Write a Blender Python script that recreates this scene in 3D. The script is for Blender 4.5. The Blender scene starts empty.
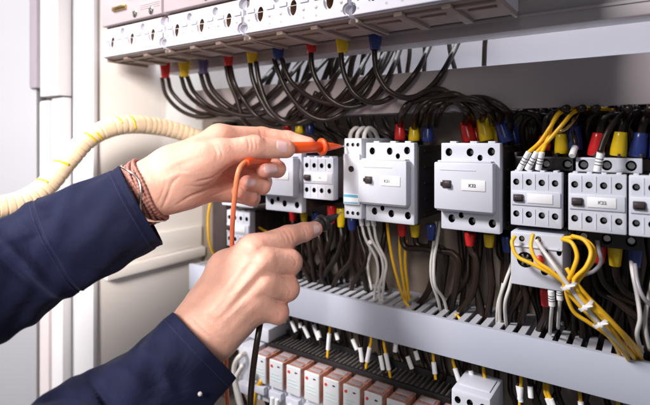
import bpy, bmesh, math, random
import numpy as np
from mathutils import Vector, Matrix
random.seed(7)
S = bpy.context.scene
COL = S.collection
# ------------------------------------------------------------------ camera frame
D0 = .484
FW = Vector((-.5612, .8277, 0)); RT = Vector((.8277, .5612, 0)); UP = Vector((0, 0, 1))
CAM = Vector((0, -D0, 0))
def W(px, py, z):                       # a point at camera depth z (metres)
    return CAM + z*(FW + (px-325)/480*RT + (140-py)/480*UP)
def P(px, py, Y):                       # a point on the plane y = Y
    d = FW + (px-325)/480*RT + (140-py)/480*UP
    return CAM + d*((Y + D0)/d.y)
def PX(px, Y): return P(px, 140, Y).x
# ------------------------------------------------------------------ materials
def mat(name, col, rough=.5, metal=0, var=.06, vscale=30, bump=0, bscale=200, sss=0, spec=.5, trans=0, coat=0, sssr=(1,.35,.2)):
    m = bpy.data.materials.new(name); m.use_nodes = True
    nt = m.node_tree; N = nt.nodes; L = nt.links
    b = N['Principled BSDF']
    b.inputs['Roughness'].default_value = rough; b.inputs['Metallic'].default_value = metal
    b.inputs['Specular IOR Level'].default_value = spec
    b.inputs['Coat Weight'].default_value = coat
    tc = N.new('ShaderNodeTexCoord')
    n = N.new('ShaderNodeTexNoise'); n.inputs['Scale'].default_value = vscale; n.inputs['Detail'].default_value = 5
    L.new(tc.outputs['Object'], n.inputs['Vector'])
    r = N.new('ShaderNodeValToRGB')
    r.color_ramp.elements[0].position = .3; r.color_ramp.elements[1].position = .7
    c = col
    r.color_ramp.elements[0].color = (c[0]*(1-var), c[1]*(1-var), c[2]*(1-var), 1)
    r.color_ramp.elements[1].color = (min(1, c[0]*(1+var)), min(1, c[1]*(1+var)), min(1, c[2]*(1+var)), 1)
    L.new(n.outputs['Fac'], r.inputs['Fac']); L.new(r.outputs['Color'], b.inputs['Base Color'])
    mr = N.new('ShaderNodeMapRange'); mr.inputs['To Min'].default_value = max(0, rough-.08); mr.inputs['To Max'].default_value = min(1, rough+.1)
    n2 = N.new('ShaderNodeTexNoise'); n2.inputs['Scale'].default_value = vscale*3
    L.new(tc.outputs['Object'], n2.inputs['Vector']); L.new(n2.outputs['Fac'], mr.inputs['Value']); L.new(mr.outputs['Result'], b.inputs['Roughness'])
    if sss:
        b.inputs['Subsurface Weight'].default_value = sss; b.inputs['Subsurface Scale'].default_value = .006
        b.inputs['Subsurface Radius'].default_value = sssr
    if trans: b.inputs['Transmission Weight'].default_value = trans
    if bump:
        n3 = N.new('ShaderNodeTexNoise'); n3.inputs['Scale'].default_value = bscale; n3.inputs['Detail'].default_value = 6
        L.new(tc.outputs['Object'], n3.inputs['Vector'])
        bp = N.new('ShaderNodeBump'); bp.inputs['Strength'].default_value = bump; bp.inputs['Distance'].default_value = .001
        L.new(n3.outputs['Fac'], bp.inputs['Height']); L.new(bp.outputs['Normal'], b.inputs['Normal'])
    return m
M = {}
M['white'] = mat('white_plastic', (.62, .635, .71), .42, bump=.06, bscale=900, var=.03)
M['breaker'] = mat('breaker_white', (.56, .55, .62), .35, var=.02)
M['relaywhite'] = mat('relay_white', (.74, .75, .78), .3, var=.02)
M['lilac'] = mat('breaker_grey', (.42, .36, .385), .45, var=.04)
M['black'] = mat('black_plastic', (.018, .015, .017), .45, var=.2)
M['hole'] = mat('terminal_dark', (.012, .009, .009), .5, var=.3)
M['brownhole'] = mat('terminal_brown', (.16, .09, .05), .5, var=.3)
M['darkbrown'] = mat('dark_bakelite', (.045, .032, .032), .4, var=.2)
M['cable'] = mat('black_cable', (.019, .0105, .007), .33, var=.3, vscale=12, spec=.38)
M['white_wire'] = mat('white_wire', (.66, .63, .60), .38, var=.04)
M['grey_wire'] = mat('grey_wire', (.32, .30, .33), .38, var=.04)
M['yellow_wire'] = mat('yellow_wire', (.85, .47, .012), .35, var=.06)
M['orange_wire'] = mat('orange_wire', (.85, .22, .10), .4, var=.05)
M['orange'] = mat('orange_plastic', (.90, .10, .015), .35, var=.04, sss=.1)
M['red'] = mat('red_sleeve', (.62, .018, .018), .24, var=.06, vscale=60)
M['yellow'] = mat('yellow_sleeve', (.82, .55, .01), .24, var=.06, vscale=60)
M['blue'] = mat('blue_sleeve', (.022, .04, .19), .24, var=.08, vscale=60)
M['purple'] = mat('violet_sleeve', (.13, .10, .22), .32, var=.08, vscale=60)
M['metal'] = mat('screw_metal', (.55, .53, .50), .3, metal=1, var=.1, vscale=300)
M['brass'] = mat('brass', (.62, .42, .16), .25, metal=1, var=.1, vscale=300)
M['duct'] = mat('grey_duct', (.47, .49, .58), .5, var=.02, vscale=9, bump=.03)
M['duct_shade'] = mat('duct_shade_tint', (.42, .365, .375), .5, var=.03, vscale=9, bump=.03)  # same grey duct, with shade and warm bounce put into the colour
M['ductin'] = mat('duct_inner', (.50, .50, .55), .55, var=.04)
M['seal2'] = mat('door_seal', (.27, .24, .28), .6)
M['rail'] = mat('rail_paint', (.50, .45, .46), .5, var=.04, vscale=9)
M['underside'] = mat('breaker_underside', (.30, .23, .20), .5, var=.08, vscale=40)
M['comb'] = mat('comb_grey', (.13, .115, .11), .4, var=.15, vscale=60)
M['plate'] = mat('shaded_plate_brown', (.24, .19, .155), .55, var=.04, vscale=7)  # recess shade put into the lower plate's colour; the hinge shares this brown
M['door'] = mat('door_paint', (.33, .335, .37), .45, var=.02, vscale=5)
M['post'] = mat('post_paint', (.57, .56, .58), .4, var=.02, vscale=5)
M['cab'] = mat('cabinet_paint', (.82, .78, .74), .45, var=.02, vscale=5)
M['plate_lit'] = mat('lit_plate_white', (.88, .88, .90), .4, var=.02, vscale=5)  # upper part of the same plate, whitened to carry the brighter light there
M['paper'] = mat('label_paper', (.85, .84, .86), .6, var=.02)
M['greyink'] = mat('grey_ink', (.18, .18, .22), .6)
M['ink'] = mat('ink', (.03, .03, .05), .6)
M['cyan'] = mat('label_blue', (.12, .42, .62), .5)
M['seal'] = mat('green_print', (.55, .70, .69), .5)
M['relaytop'] = mat('relay_amber', (.50, .235, .17), .25, var=.25, vscale=90, coat=.3)
M['nail'] = mat('fingernail', (.80, .52, .50), .22, var=.04, sss=.3, coat=.4)
M['leather'] = mat('bracelet_leather', (.36, .16, .13), .55, var=.35, vscale=500, bump=.5, bscale=900)
M['silver'] = mat('silver', (.75, .72, .66), .18, metal=1, var=.05)
M['wrap'] = mat('spiral_wrap', (.80, .60, .40), .4, var=.07, vscale=60)
M['screwred'] = mat('red_button', (.75, .06, .03), .35)
def skin_mat():
    m = mat('skin', (.77, .43, .33), .46, var=.09, vscale=55, sss=.22, spec=.4)
    nt = m.node_tree; N = nt.nodes; L = nt.links; b = N['Principled BSDF']
    tc = N.new('ShaderNodeTexCoord')
    v = N.new('ShaderNodeTexVoronoi'); v.inputs['Scale'].default_value = 1100; L.new(tc.outputs['Object'], v.inputs['Vector'])
    n = N.new('ShaderNodeTexNoise'); n.inputs['Scale'].default_value = 160; n.inputs['Detail'].default_value = 8; n.inputs['Roughness'].default_value = .65
    L.new(tc.outputs['Object'], n.inputs['Vector'])
    b1 = N.new('ShaderNodeBump'); b1.inputs['Strength'].default_value = .3; b1.inputs['Distance'].default_value = .0004
    b2 = N.new('ShaderNodeBump'); b2.inputs['Strength'].default_value = .6; b2.inputs['Distance'].default_value = .0012
    L.new(v.outputs['Distance'], b1.inputs['Height']); L.new(n.outputs['Fac'], b2.inputs['Height'])
    L.new(b1.outputs['Normal'], b2.inputs['Normal']); L.new(b2.outputs['Normal'], b.inputs['Normal'])
    # redder skin over the joints, from the 'flush' attribute of the mesh
    a = N.new('ShaderNodeAttribute'); a.attribute_name = 'flush'
    mx = N.new('ShaderNodeMix'); mx.data_type = 'RGBA'; mx.blend_type = 'MULTIPLY'
    old = b.inputs['Base Color'].links[0].from_socket
    L.new(a.outputs['Fac'], mx.inputs[0]); L.new(old, mx.inputs[6]); mx.inputs[7].default_value = (1, .66, .62, 1)
    L.new(mx.outputs[2], b.inputs['Base Color'])
    return m
M['skin'] = skin_mat()
def cloth_mat():
    m = mat('navy_cloth', (.0066, .0088, .034), .8, spec=.2, var=.12, vscale=14)
    nt = m.node_tree; N = nt.nodes; L = nt.links; b = N['Principled BSDF']
    b.inputs['Sheen Weight'].default_value = .06; b.inputs['Sheen Tint'].default_value = (.5, .55, .9, 1)
    tc = N.new('ShaderNodeTexCoord')
    w = N.new('ShaderNodeTexWave'); w.inputs['Scale'].default_value = 420; w.bands_direction = 'DIAGONAL'; w.inputs['Distortion'].default_value = 1.5
    L.new(tc.outputs['Object'], w.inputs['Vector'])
    n = N.new('ShaderNodeTexNoise'); n.inputs['Scale'].default_value = 22; n.inputs['Detail'].default_value = 5; n.inputs['Distortion'].default_value = 1.2
    L.new(tc.outputs['Object'], n.inputs['Vector'])
    b1 = N.new('ShaderNodeBump'); b1.inputs['Strength'].default_value = .35; b1.inputs['Distance'].default_value = .0004
    b2 = N.new('ShaderNodeBump'); b2.inputs['Strength'].default_value = .45; b2.inputs['Distance'].default_value = .007
    L.new(w.outputs['Fac'], b1.inputs['Height']); L.new(n.outputs['Fac'], b2.inputs['Height'])
    L.new(b1.outputs['Normal'], b2.inputs['Normal']); L.new(b2.outputs['Normal'], b.inputs['Normal'])
    return m
M['cloth'] = cloth_mat()
M['thread'] = mat('navy_thread', (.020, .025, .075), .7)
# ------------------------------------------------------------------ objects
def link(o, parent=None):
    COL.objects.link(o)
    if parent is not None: o.parent = parent
    return o
def tag(o, label=None, cat=None, group=None, kind=None):
    if label: o['label'] = label
    if cat: o['category'] = cat
    if group: o['group'] = group
    if kind: o['kind'] = kind
    return o
def thing(name, label, cat, loc=(0,0,0), group=None):
    o = bpy.data.objects.new(name, None); o.location = loc; o.empty_display_size = .01
    link(o); return tag(o, label, cat, group)
def obj(name, bm, mats, parent=None, smooth=None):
    me = bpy.data.meshes.new(name)
    bmesh.ops.recalc_face_normals(bm, faces=bm.faces)
    bm.to_mesh(me); bm.free()
    for m in (mats if isinstance(mats, (list, tuple)) else [mats]): me.materials.append(M[m])
    if smooth: 
        for p in me.polygons: p.use_smooth = True
        if smooth != 'all':
            try: me.set_sharp_from_angle(angle=math.radians(38))
            except Exception: pass
    return link(bpy.data.objects.new(name, me), parent)
def copy_tree(o, parent=None):
    c = o.copy(); COL.objects.link(c); c.parent = parent
    for ch in list(o.children): copy_tree(ch, c)
    return c
def dup(root, loc, label=None, cat=None):
    c = copy_tree(root); c.location = loc
    if label: c['label'] = label
    return c
def B(): return bmesh.new()
def box(bm, x0, x1, y0, y1, z0, z1, bev=0, seg=2, mi=0):
    t = bmesh.new()
    bmesh.ops.create_cube(t, size=1)
    for v in t.verts:
        v.co = Vector((x0+(x1-x0)*(v.co.x+.5), y0+(y1-y0)*(v.co.y+.5), z0+(z1-z0)*(v.co.z+.5)))
    if bev: bmesh.ops.bevel(t, geom=t.edges[:], offset=bev, segments=seg, affect='EDGES', profile=.5)
    for f in t.faces: f.material_index = mi
    merge(bm, t); return bm
def merge(bm, t, mx=None):
    if mx is not None: bmesh.ops.transform(t, matrix=mx, verts=t.verts)
    me = bpy.data.meshes.new('tmp'); t.to_mesh(me); t.free(); bm.from_mesh(me); bpy.data.meshes.remove(me)
def cyl(bm, a, b, r0, r1=None, n=20, mi=0, bev=0):
    if r1 is None: r1 = r0
    a = Vector(a); b = Vector(b); d = b-a
    prof = [(0, 0), (r0-bev if bev else r0, 0)]
    if bev: prof += [(r0, bev), (r1, d.length-bev), (r1-bev, d.length)]
    else: prof += [(r1, d.length)]
    prof += [(0, d.length)]
    lathe(bm, a, d, prof, n, mi)
def lathe(bm, origin, axis, prof, n=20, mi=0, sx=1.0):
    t = bmesh.new()
    q = Vector(axis).normalized().to_track_quat('Z', 'Y').to_matrix().to_4x4()
    rings = []
    for r, h in prof:
        if r < 1e-7: rings.append([t.verts.new((0, 0, h))])
        else: rings.append([t.verts.new((r*sx*math.cos(2*math.pi*k/n), r*math.sin(2*math.pi*k/n), h)) for k in range(n)])
    for A, C in zip(rings[:-1], rings[1:]):
        for k in range(n):
            k2 = (k+1) % n
            if len(A) == 1 and len(C) == 1: continue
            if len(A) == 1: t.faces.new((A[0], C[k], C[k2]))
            elif len(C) == 1: t.faces.new((A[k], A[k2], C[0]))
            else: t.faces.new((A[k], A[k2], C[k2], C[k]))
    for f in t.faces: f.material_index = mi
    merge(bm, t, Matrix.Translation(Vector(origin)) @ q)
def spline(pts, n=8):
    pts = [Vector(p) for p in pts]
    if len(pts) == 2: return [pts[0].lerp(pts[1], k/n) for k in range(n+1)]
    q = [pts[0]*2-pts[1]] + pts + [pts[-1]*2-pts[-2]]
    out = []
    for i in range(1, len(q)-2):
        p0, p1, p2, p3 = q[i-1], q[i], q[i+1], q[i+2]
        for k in range(n):
            t = k/n
            out.append(.5*((2*p1)+(-p0+p2)*t+(2*p0-5*p1+4*p2-p3)*t*t+(-p0+3*p1-3*p2+p3)*t**3))
    out.append(pts[-1]); return out
def tube(bm, pts, r, n=12, sub=8, mi=0, prof=None):
    c = spline(pts, sub) if sub else [Vector(p) for p in pts]
    m = len(c); nrm = None; rings = []
    for i, p in enumerate(c):
        tg = (c[min(i+1, m-1)]-c[max(i-1, 0)]).normalized()
        if nrm is None: nrm = tg.orthogonal().normalized()
        nrm = (nrm - tg*nrm.dot(tg)).normalized(); bn = tg.cross(nrm)
        rr = r if prof is None else prof(i/(m-1))
        rings.append([bm.verts.new(p+rr*(math.cos(2*math.pi*k/n)*nrm+math.sin(2*math.pi*k/n)*bn)) for k in range(n)])
    for A, C in zip(rings[:-1], rings[1:]):
        for k in range(n):
            f = bm.faces.new((A[k], A[(k+1) % n], C[(k+1) % n], C[k])); f.material_index = mi
    f = bm.faces.new(rings[0]); f.material_index = mi
    f = bm.faces.new(rings[-1]); f.material_index = mi
def cut(bm, holes, y0, inner=1):
    """real holes along y: list of (x, z, rx, rz, depth); the hole's inside takes material slot 1"""
    me = bpy.data.meshes.new('t'); bm.to_mesh(me); bm.free()
    o = bpy.data.objects.new('t', me); COL.objects.link(o)
    c = bmesh.new()
    for x, z, rx, rz, d in holes:
        n = 20; vs = []
        for yy in (y0-.003, y0+d):
            vs.append([c.verts.new((x+rx*math.cos(2*math.pi*k/n), yy, z+rz*math.sin(2*math.pi*k/n))) for k in range(n)])
        for k in range(n): c.faces.new((vs[0][k], vs[0][(k+1) % n], vs[1][(k+1) % n], vs[1][k]))
        c.faces.new(vs[0]); c.faces.new(vs[1])
    bmesh.ops.recalc_face_normals(c, faces=c.faces)
    cm = bpy.data.meshes.new('c'); c.to_mesh(cm); c.free()
    co = bpy.data.objects.new('c', cm); COL.objects.link(co)
    md = o.modifiers.new('b', 'BOOLEAN'); md.operation = 'DIFFERENCE'; md.object = co; md.solver = 'EXACT'
    bpy.context.view_layer.update()
    ev = o.evaluated_get(bpy.context.evaluated_depsgraph_get())
    r = bmesh.new(); r.from_mesh(ev.to_mesh())
    for x, z, rx, rz, d in holes:
        for f in r.faces:
            q = f.calc_center_median()
            if (d > .0066 or inner != 1 or d in (.004, .003)) and ((q.x-x)/rx)**2+((q.z-z)/rz)**2 < 1.02 and q.y > y0+.0006: f.material_index = inner
    bpy.data.objects.remove(o); bpy.data.objects.remove(co)
    return r
def text(s, size, loc, parent, mt='ink', depth=.0002):
    cu = bpy.data.curves.new('lettering', 'FONT'); cu.body = s; cu.size = size; cu.extrude = depth; cu.offset = size*.02
    cu.align_x = 'CENTER'; cu.align_y = 'CENTER'
    o = bpy.data.objects.new('lettering', cu); COL.objects.link(o)
    bpy.context.view_layer.update()
    me = bpy.data.meshes.new_from_object(o.evaluated_get(bpy.context.evaluated_depsgraph_get()))
    bpy.data.objects.remove(o)
    me.transform(Matrix.Rotation(math.pi/2, 4, 'X'))
    me.materials.clear(); me.materials.append(M[mt])
    t = bpy.data.objects.new('lettering', me); t.location = loc; link(t, parent); return t
def screw(bm, x, y, z, r, ang=.4, mi=0):
    """slotted screw head facing -y"""
    lathe(bm, (x, y, z), (0, -1, 0), [(0, 0), (r, 0), (r, .0006), (r*.8, .0012), (0, .0012)], 14, mi)
    t = bmesh.new(); box(t, -r*.85, r*.85, -.0014, -.0010, -r*.14, r*.14)
    merge(bm, t, Matrix.Translation((x, y, z)) @ Matrix.Rotation(ang, 4, 'Y'))
ORD = ['leftmost', 'second', 'third', 'fourth', 'fifth', 'sixth', 'seventh', 'eighth', 'ninth', 'tenth', 'eleventh', 'twelfth', 'thirteenth', 'fourteenth', 'fifteenth',
       'sixteenth', 'seventeenth', 'eighteenth', 'nineteenth', 'twentieth', 'twenty-first', 'twenty-second', 'twenty-third', 'twenty-fourth', 'twenty-fifth', 'twenty-sixth', 'rightmost']

# ================================================================== THE CABINET
cab = thing('electrical_cabinet', 'open pale metal cabinet that holds all the switchgear, its door swung out at the left', 'cabinet', (-.3, .1, -.6))
def cpart(name, bm, m, par=None, smooth='auto'):
    o = obj(name, bm, m, None, smooth); o.parent = par or cab
    o.matrix_parent_inverse = Matrix.Translation(-Vector(cab.location)) if par is None else Matrix.Identity(4)
    return o
XS = -.66
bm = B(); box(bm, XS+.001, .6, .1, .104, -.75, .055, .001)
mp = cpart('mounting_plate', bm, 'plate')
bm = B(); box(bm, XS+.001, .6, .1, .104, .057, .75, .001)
cpart('mounting_plate', bm, 'plate_lit')
bm = B()
box(bm, XS-.004, XS, -.096, .16, -.9, .9, .0008)
box(bm, XS, XS+.016, -.090, .095, -.203, -.186, .003)            # folded rib across the side wall
box(bm, XS, XS+.006, -.090, .095, -.186, -.150, .002)
cpart('side_wall', bm, 'cab')
bm = B(); box(bm, XS-.006, XS+.9, .16, .164, -.9, .9); cpart('rear_wall', bm, 'cab')
bm = B()
box(bm, XS-.052, XS+.004, -.104, -.0965, -.9, .9, .0015)
box(bm, XS-.105, XS-.0525, -.125, -.104, .065, .9, .002)
box(bm, XS-.085, XS-.0525, -.118, -.104, -.9, .063, .002)
post = cpart('frame_post', bm, 'post')
bm = B(); box(bm, XS-.130, XS-.1055, -.130, -.100, .078, .9, .004); cpart('rubber_seal', bm, 'seal2')
bm = B(); box(bm, XS-.115, XS-.086, -.122, -.102, -.9, .06, .004); cpart('hinge_strip', bm, 'rail')
# the door, swung out towards the left
door = B(); 
dd = Vector((-.9, -.43, 0)).normalized(); dn = Vector((dd.y, -dd.x, 0))
def dbox(t, a0, a1, h0, h1, z0, z1, bev=.001):
    q = bmesh.new(); box(q, a0, a1, h0, h1, z0, z1, bev)
    mx = Matrix(((dd.x, -dn.x, 0, XS-.128), (dd.y, -dn.y, 0, -.105), (0, 0, 1, 0), (0, 0, 0, 1)))
    merge(t, q, mx)
dbox(door, 0, .75, .0, .02, -.9, .9, .002)
dbox(door, .03, .034, -.004, 0, -.9, .9, .001)
door_o = cpart('door', door, 'door')
t = B(); dbox(t, .0, .075, -.018, 0, .03, .058, .003); dbox(t, .0, .03, -.022, 0, .058, .066, .002); 
h = cpart('hinge', t, 'plate', None)
t = B(); dbox(t, .125, .19, -.03, 0, -.01, .10, .01); cpart('latch', t, 'post', None)
for a, z in ((.07, .01), (.07, -.05), (.045, .02), (.05, -.03), (.12, .05)):
    t = B(); dbox(t, a, a+.012, -.008, 0, z, z+.012, .003); cpart('bolt', t, 'metal', None)

# ================================================================== DUCTS AND RAIL
def duct(name, label, x0, x1, yf, yb, z0, z1, m='duct', gap_w=.0055, pitch=.0125):
    r = thing(name, label, 'cable duct', (x0, yb, z0), 'slotted cable ducts across the cabinet')
    def dp(n, bm, m): 
        o = obj(n, bm, m, r, 'auto'); o.matrix_parent_inverse = Matrix.Translation(-Vector(r.location)); return o
    bm = B(); box(bm, x0, x1, yf, yf+.0022, z0, z1, .0007)
    box(bm, x0, x1, yf+.0022, yf+.006, z1-.002, z1, 0); box(bm, x0, x1, yf+.0022, yf+.006, z0, z0+.002, 0)
    dp('cover', bm, m)
    bm = B(); n = int((x1-x0)/pitch)
    for k in range(n):
        x = x0+k*pitch
        for zz in (z1-.0045, z0+.0025):
            box(bm, x, x+pitch-gap_w, yf+.0065, yb-.012, zz, zz+.0018)
    box(bm, x0, x1, yb-.0119, yb, z1-.0045, z1-.0027); box(bm, x0, x1, yb-.0119, yb, z0+.0025, z0+.0043)
    dp('slotted_side', bm, 'ductin')
    bm = B(); box(bm, x0, x1, yb-.002, yb-.0002, z0+.005, z1-.005); dp('back', bm, 'ductin')
    return r
s2 = (.02+D0)/D0
duct('cable_duct', 'shadowed grey duct running behind the hanging black loops above the contactors', -.585, .25, .02, .098, .030*s2, .0735*s2, 'duct_shade')
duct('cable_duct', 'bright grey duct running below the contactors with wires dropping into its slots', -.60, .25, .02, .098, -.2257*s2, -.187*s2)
bm = B(); box(bm, -.64, .3, 0, .03, .105, .119, .0015); box(bm, -.64, .3, .004, .007, .1195, .40, .0005); 
box(bm, -.64, .3, -.001, .0, .1165, .119)
tag(obj('mounting_rail', bm, 'rail', None, 'auto'), 'long mauve grey rail that runs under and behind the top row of circuit breakers', 'rail')

# ================================================================== CIRCUIT BREAKERS (top row)
PW = .0442; YB = -.1; ZB = .1143
def make_breaker():
    r = thing('circuit_breaker', 'x', 'circuit breaker', (0, 0, 0), 'moulded circuit breakers in the top row')
    w = 3*PW - .0008
    # white terminal shroud
    bm = B()
    box(bm, .0004, w, 0, .070, 0, .0402, .0014)
    holes = [(PW*(k+.5), .0195, .0042, .0080, .016) for k in range(3)]
    holes += [(PW*k, .0330, .0046, .0048, .005) for k in (1, 2)]
    holes += [(x, z, a, b, .006) for x in (0, w+.0004) for z, a, b in ((.0345, .0068, .0062), (.0075, .0045, .0045))]
    bm = cut(bm, holes, 0)
    # the lower half stands proud, with round bites where the openings are
    t = B(); box(t, .0006, w-.0002, -.0028, -.0001, .0010, .0205, .0007)
    t = cut(t, [(PW*(k+.5), .0195, .0060, .0095, .02) for k in range(3)] + [(x, .0075, .0060, .0060, .02) for x in (0, w+.0004)], -.0028, 0)
    merge(bm, t)
    t = B()
    for k in range(3):
        cx = PW*(k+.5)
        for s_ in (-1, 1): box(t, cx+s_*.0135-.0052, cx+s_*.0135+.0052, -.0016, -.0001, .0225, .0272, .0005)
    merge(bm, t)
    box(bm, .0030, w-.003, -.0006, .0002, .0213, .0218)
    obj('terminal_shroud', bm, ['breaker', 'brownhole'], r, 'auto')
    for k in range(3):
        cx = PW*(k+.5)
        for s in (-1, 1):
            bm = B(); lathe(bm, (cx+s*.0145, -.0026, .0068), (0, -1, 0), [(0, 0), (.0012, 0), (.0012, .0004), (0, .0004)], 10); obj('rivet', bm, 'lilac', r, 'auto')
            bm = B(); lathe(bm, (cx+s*.0145, -.0026, .0150), (0, -1, 0), [(0, 0), (.0018, 0), (.0018, .0004), (.0012, .0008), (0, .0008)], 12); obj('rivet', bm, 'lilac', r, 'auto')
    # underside with the cable openings (recessed ribs)
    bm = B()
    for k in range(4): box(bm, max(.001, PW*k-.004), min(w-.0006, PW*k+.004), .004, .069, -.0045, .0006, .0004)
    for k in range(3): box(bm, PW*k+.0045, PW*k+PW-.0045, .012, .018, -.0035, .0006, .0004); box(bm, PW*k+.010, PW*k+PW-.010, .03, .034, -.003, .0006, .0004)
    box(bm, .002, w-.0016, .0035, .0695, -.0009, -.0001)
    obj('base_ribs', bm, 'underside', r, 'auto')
    # main body, grey lilac, set back behind a dark joint
    bm = B(); box(bm, .002, w-.0016, .004, .070, .0402, .0432, 0); obj('joint', bm, 'brownhole', r)
    bm = B(); box(bm, .0004, w, -.004, .070, .0432, .14, .002)
    for z in (.054, .0565, .059): box(bm, .09, .128, -.0046, -.0038, z, z+.0008)
    obj('housing', bm, 'lilac', r, 'auto')
    bm = B(); box(bm, .030, .060, -.0075, -.003, .060, .066, .001); obj('marking_strip', bm, 'brass', r, 'auto')
    for x, z in ((.078, .051), (.112, .050)):
        bm = B(); screw(bm, x, -.004, z, .0052, .7); obj('screw', bm, 'silver', r, 'auto')
    bm = B(); box(bm, .052, .082, -.022, -.004, .085, .12, .003); obj('toggle', bm, 'black', r, 'auto')
    return r
brk = make_breaker()
names = ['leftmost', 'second', 'third', 'fourth']
xb0 = PX(113, YB) - PW/2
blab = ['white circuit breaker at the far left end of the top row, brightest lit',
        'white circuit breaker second from the left, above the red sleeve nearest the upper hand',
        'white circuit breaker third from the left in the top row, above the middle red sleeve',
        'white circuit breaker at the right end of the top row, no sleeves under it']
for i in range(4):
    o = brk if i == 0 else copy_tree(brk)
    o.location = (xb0 + i*(3*PW+.0028), YB, ZB); o['label'] = blab[i]

# ================================================================== CABLES
YT = -.014
def wire(pts, r, m, parent, name='conductor', n=10, sub=7):
    bm = B(); tube(bm, pts, r, n, sub); o = obj(name, bm, m, parent, 'all'); o.matrix_parent_inverse = Matrix.Translation(-Vector(parent.location)); return o
def boot(a, b, r, m, parent, name='sleeve'):
    """flared insulating sleeve from a (wide end) to b"""
    a = Vector(a); b = Vector(b); L = (b-a).length; bm = B()
    lathe(bm, a, b-a, [(0, 0), (r*.96, 0), (r*1.04, L*.03), (r*1.05, L*.25), (r*.98, L*.5), (r*.86, L*.8), (r*.80, L*.97), (r*.72, L), (0, L*.985)], 18)
    o = obj(name, bm, m, parent, 'all'); o.matrix_parent_inverse = Matrix.Translation(-Vector(parent.location)); return o
def cablething(name, label, pathlist, r, m, boots=(), cat='cable', group=None, bname='sleeve', cname='conductor'):
    t = thing(name, label, cat, pathlist[0][0], group)
    if len(pathlist) == 1 and not boots:
        bpy.data.objects.remove(t)
        bm = B(); tube(bm, pathlist[0], r, 10, 7); o = obj(name, bm, m, None, 'all'); return tag(o, label, cat, group)
    for p in pathlist: wire(p, r, m, t, cname)
    for a, b, br, bmm in boots: boot(a, b, br, bmm, t, bname)
    return t
def PF(px, py, Y):
    q = P(px, py, Y)
    if .022 < q.z < .084 and Y > .012: q = P(px, py, .012)
    elif q.z < .104 and Y > .034: q = P(px, py, .034)
    return q
G1 = 'sleeved cables looping down from the top breakers'
tops = [
 (165, 'red',   62, 78, .0062, [[(162,78,YT),(166,95,YT),(180,110,-.01),(200,117,0),(225,112,.02),(250,92,.04),(275,66,.055),(290,40,.06)],
                         [(168,78,YT+.004),(172,92,YT),(186,106,-.005),(206,114,.005),(232,108,.025),(256,88,.045),(280,62,.058),(292,40,.06)]]),
 (184, 'yellow',60, 77, .0066, [[(181,76,YT),(187,93,YT),(203,107,-.01),(225,115,.0),(250,110,.02),(275,90,.04),(300,62,.055),(312,40,.06)],
                         [(187,76,YT+.004),(194,92,YT),(210,106,-.005),(232,113,.005),(258,105,.025),(282,84,.045),(305,58,.058),(315,40,.06)]]),
 (203, 'purple',57, 74, .0064, [[(200,72,YT),(207,92,YT),(226,110,-.01),(250,116,.0),(275,108,.02),(300,86,.04),(325,60,.055),(338,38,.06)],
                         [(206,72,YT+.004),(213,90,YT),(232,107,-.005),(257,113,.005),(282,104,.025),(306,80,.045),(330,55,.058),(340,38,.06)]]),
 (228, 'red',   50, 66, .0060, [[(226,64,YT),(229,80,YT),(236,97,-.008),(244,120,.0),(258,132,.02),(276,142,.05),(290,156,.08)],
                         [(230,64,YT+.004),(234,82,YT),(243,99,-.006),(258,117,.0),(280,124,.025),(305,108,.05),(330,84,.05),(352,52,.06),(360,40,.06)]]),
 (252, 'yellow',46, 63, .0066, [[(250,62,YT),(253,80,YT),(261,100,-.01),(273,117,-.005),(292,124,.01),(318,118,.03),(345,100,.05),(370,74,.05),(392,44,.06)],
                         [(256,62,YT),(260,84,YT),(269,107,-.01),(284,121,-.005),(302,122,.01),(326,109,.03),(350,86,.05),(372,48,.06)]]),
 (278, 'blue',  43, 60, .0064, [[(274,59,YT),(280,76,YT),(289,94,-.012),(305,112,-.008),(324,120,.0),(343,113,.02),(365,92,.04),(383,60,.055),(390,40,.06)],
                         [(282,59,YT),(286,72,YT),(294,85,-.012),(314,99,-.008),(340,104,.0),(362,94,.02),(382,70,.045),(396,42,.06)]]),
 (311, 'red',   36, 53, .0058, [[(311,52,YT),(312,66,YT),(317,81,-.012),(330,99,-.01),(350,107.5,.0),(372,99,.02),(389,76,.045),(402,44,.06)]]),
 (342, 'yellow',31, 53, .0066, [[(341,52,YT),(342,64,YT),(346,79,-.012),(356,95,-.01),(373,103,.0),(393,96,.02),(417,71,.045),(434,36,.06)]]),
 (375, 'blue',  26, 50, .0064, [[(374.5,50,YT),(375,61,YT),(378,75,-.012),(389,91,-.01),(408,98,.0),(427,90,.02),(444,70,.045),(462,34,.06)]]),
]
where = ['under the leftmost breaker']*3 + ['under the second breaker']*3 + ['under the third breaker']*3
for i, (px, c, y0, y1, r, paths) in enumerate(tops):
    cc = 'violet' if c == 'purple' else c
    n = 'twin black cables' if len(paths) == 2 else 'black cable'
    cablething('sleeved_cable', f'{n} in a {cc} sleeve {where[i]}, looping down',
               [[PF(*q) for q in p] for p in paths], .0032 if i else .0030, 'cable',
               [(P(px, y0, YT), P(px+.5, y1, YT), r*1.15, c)], 'cable', G1)
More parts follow.
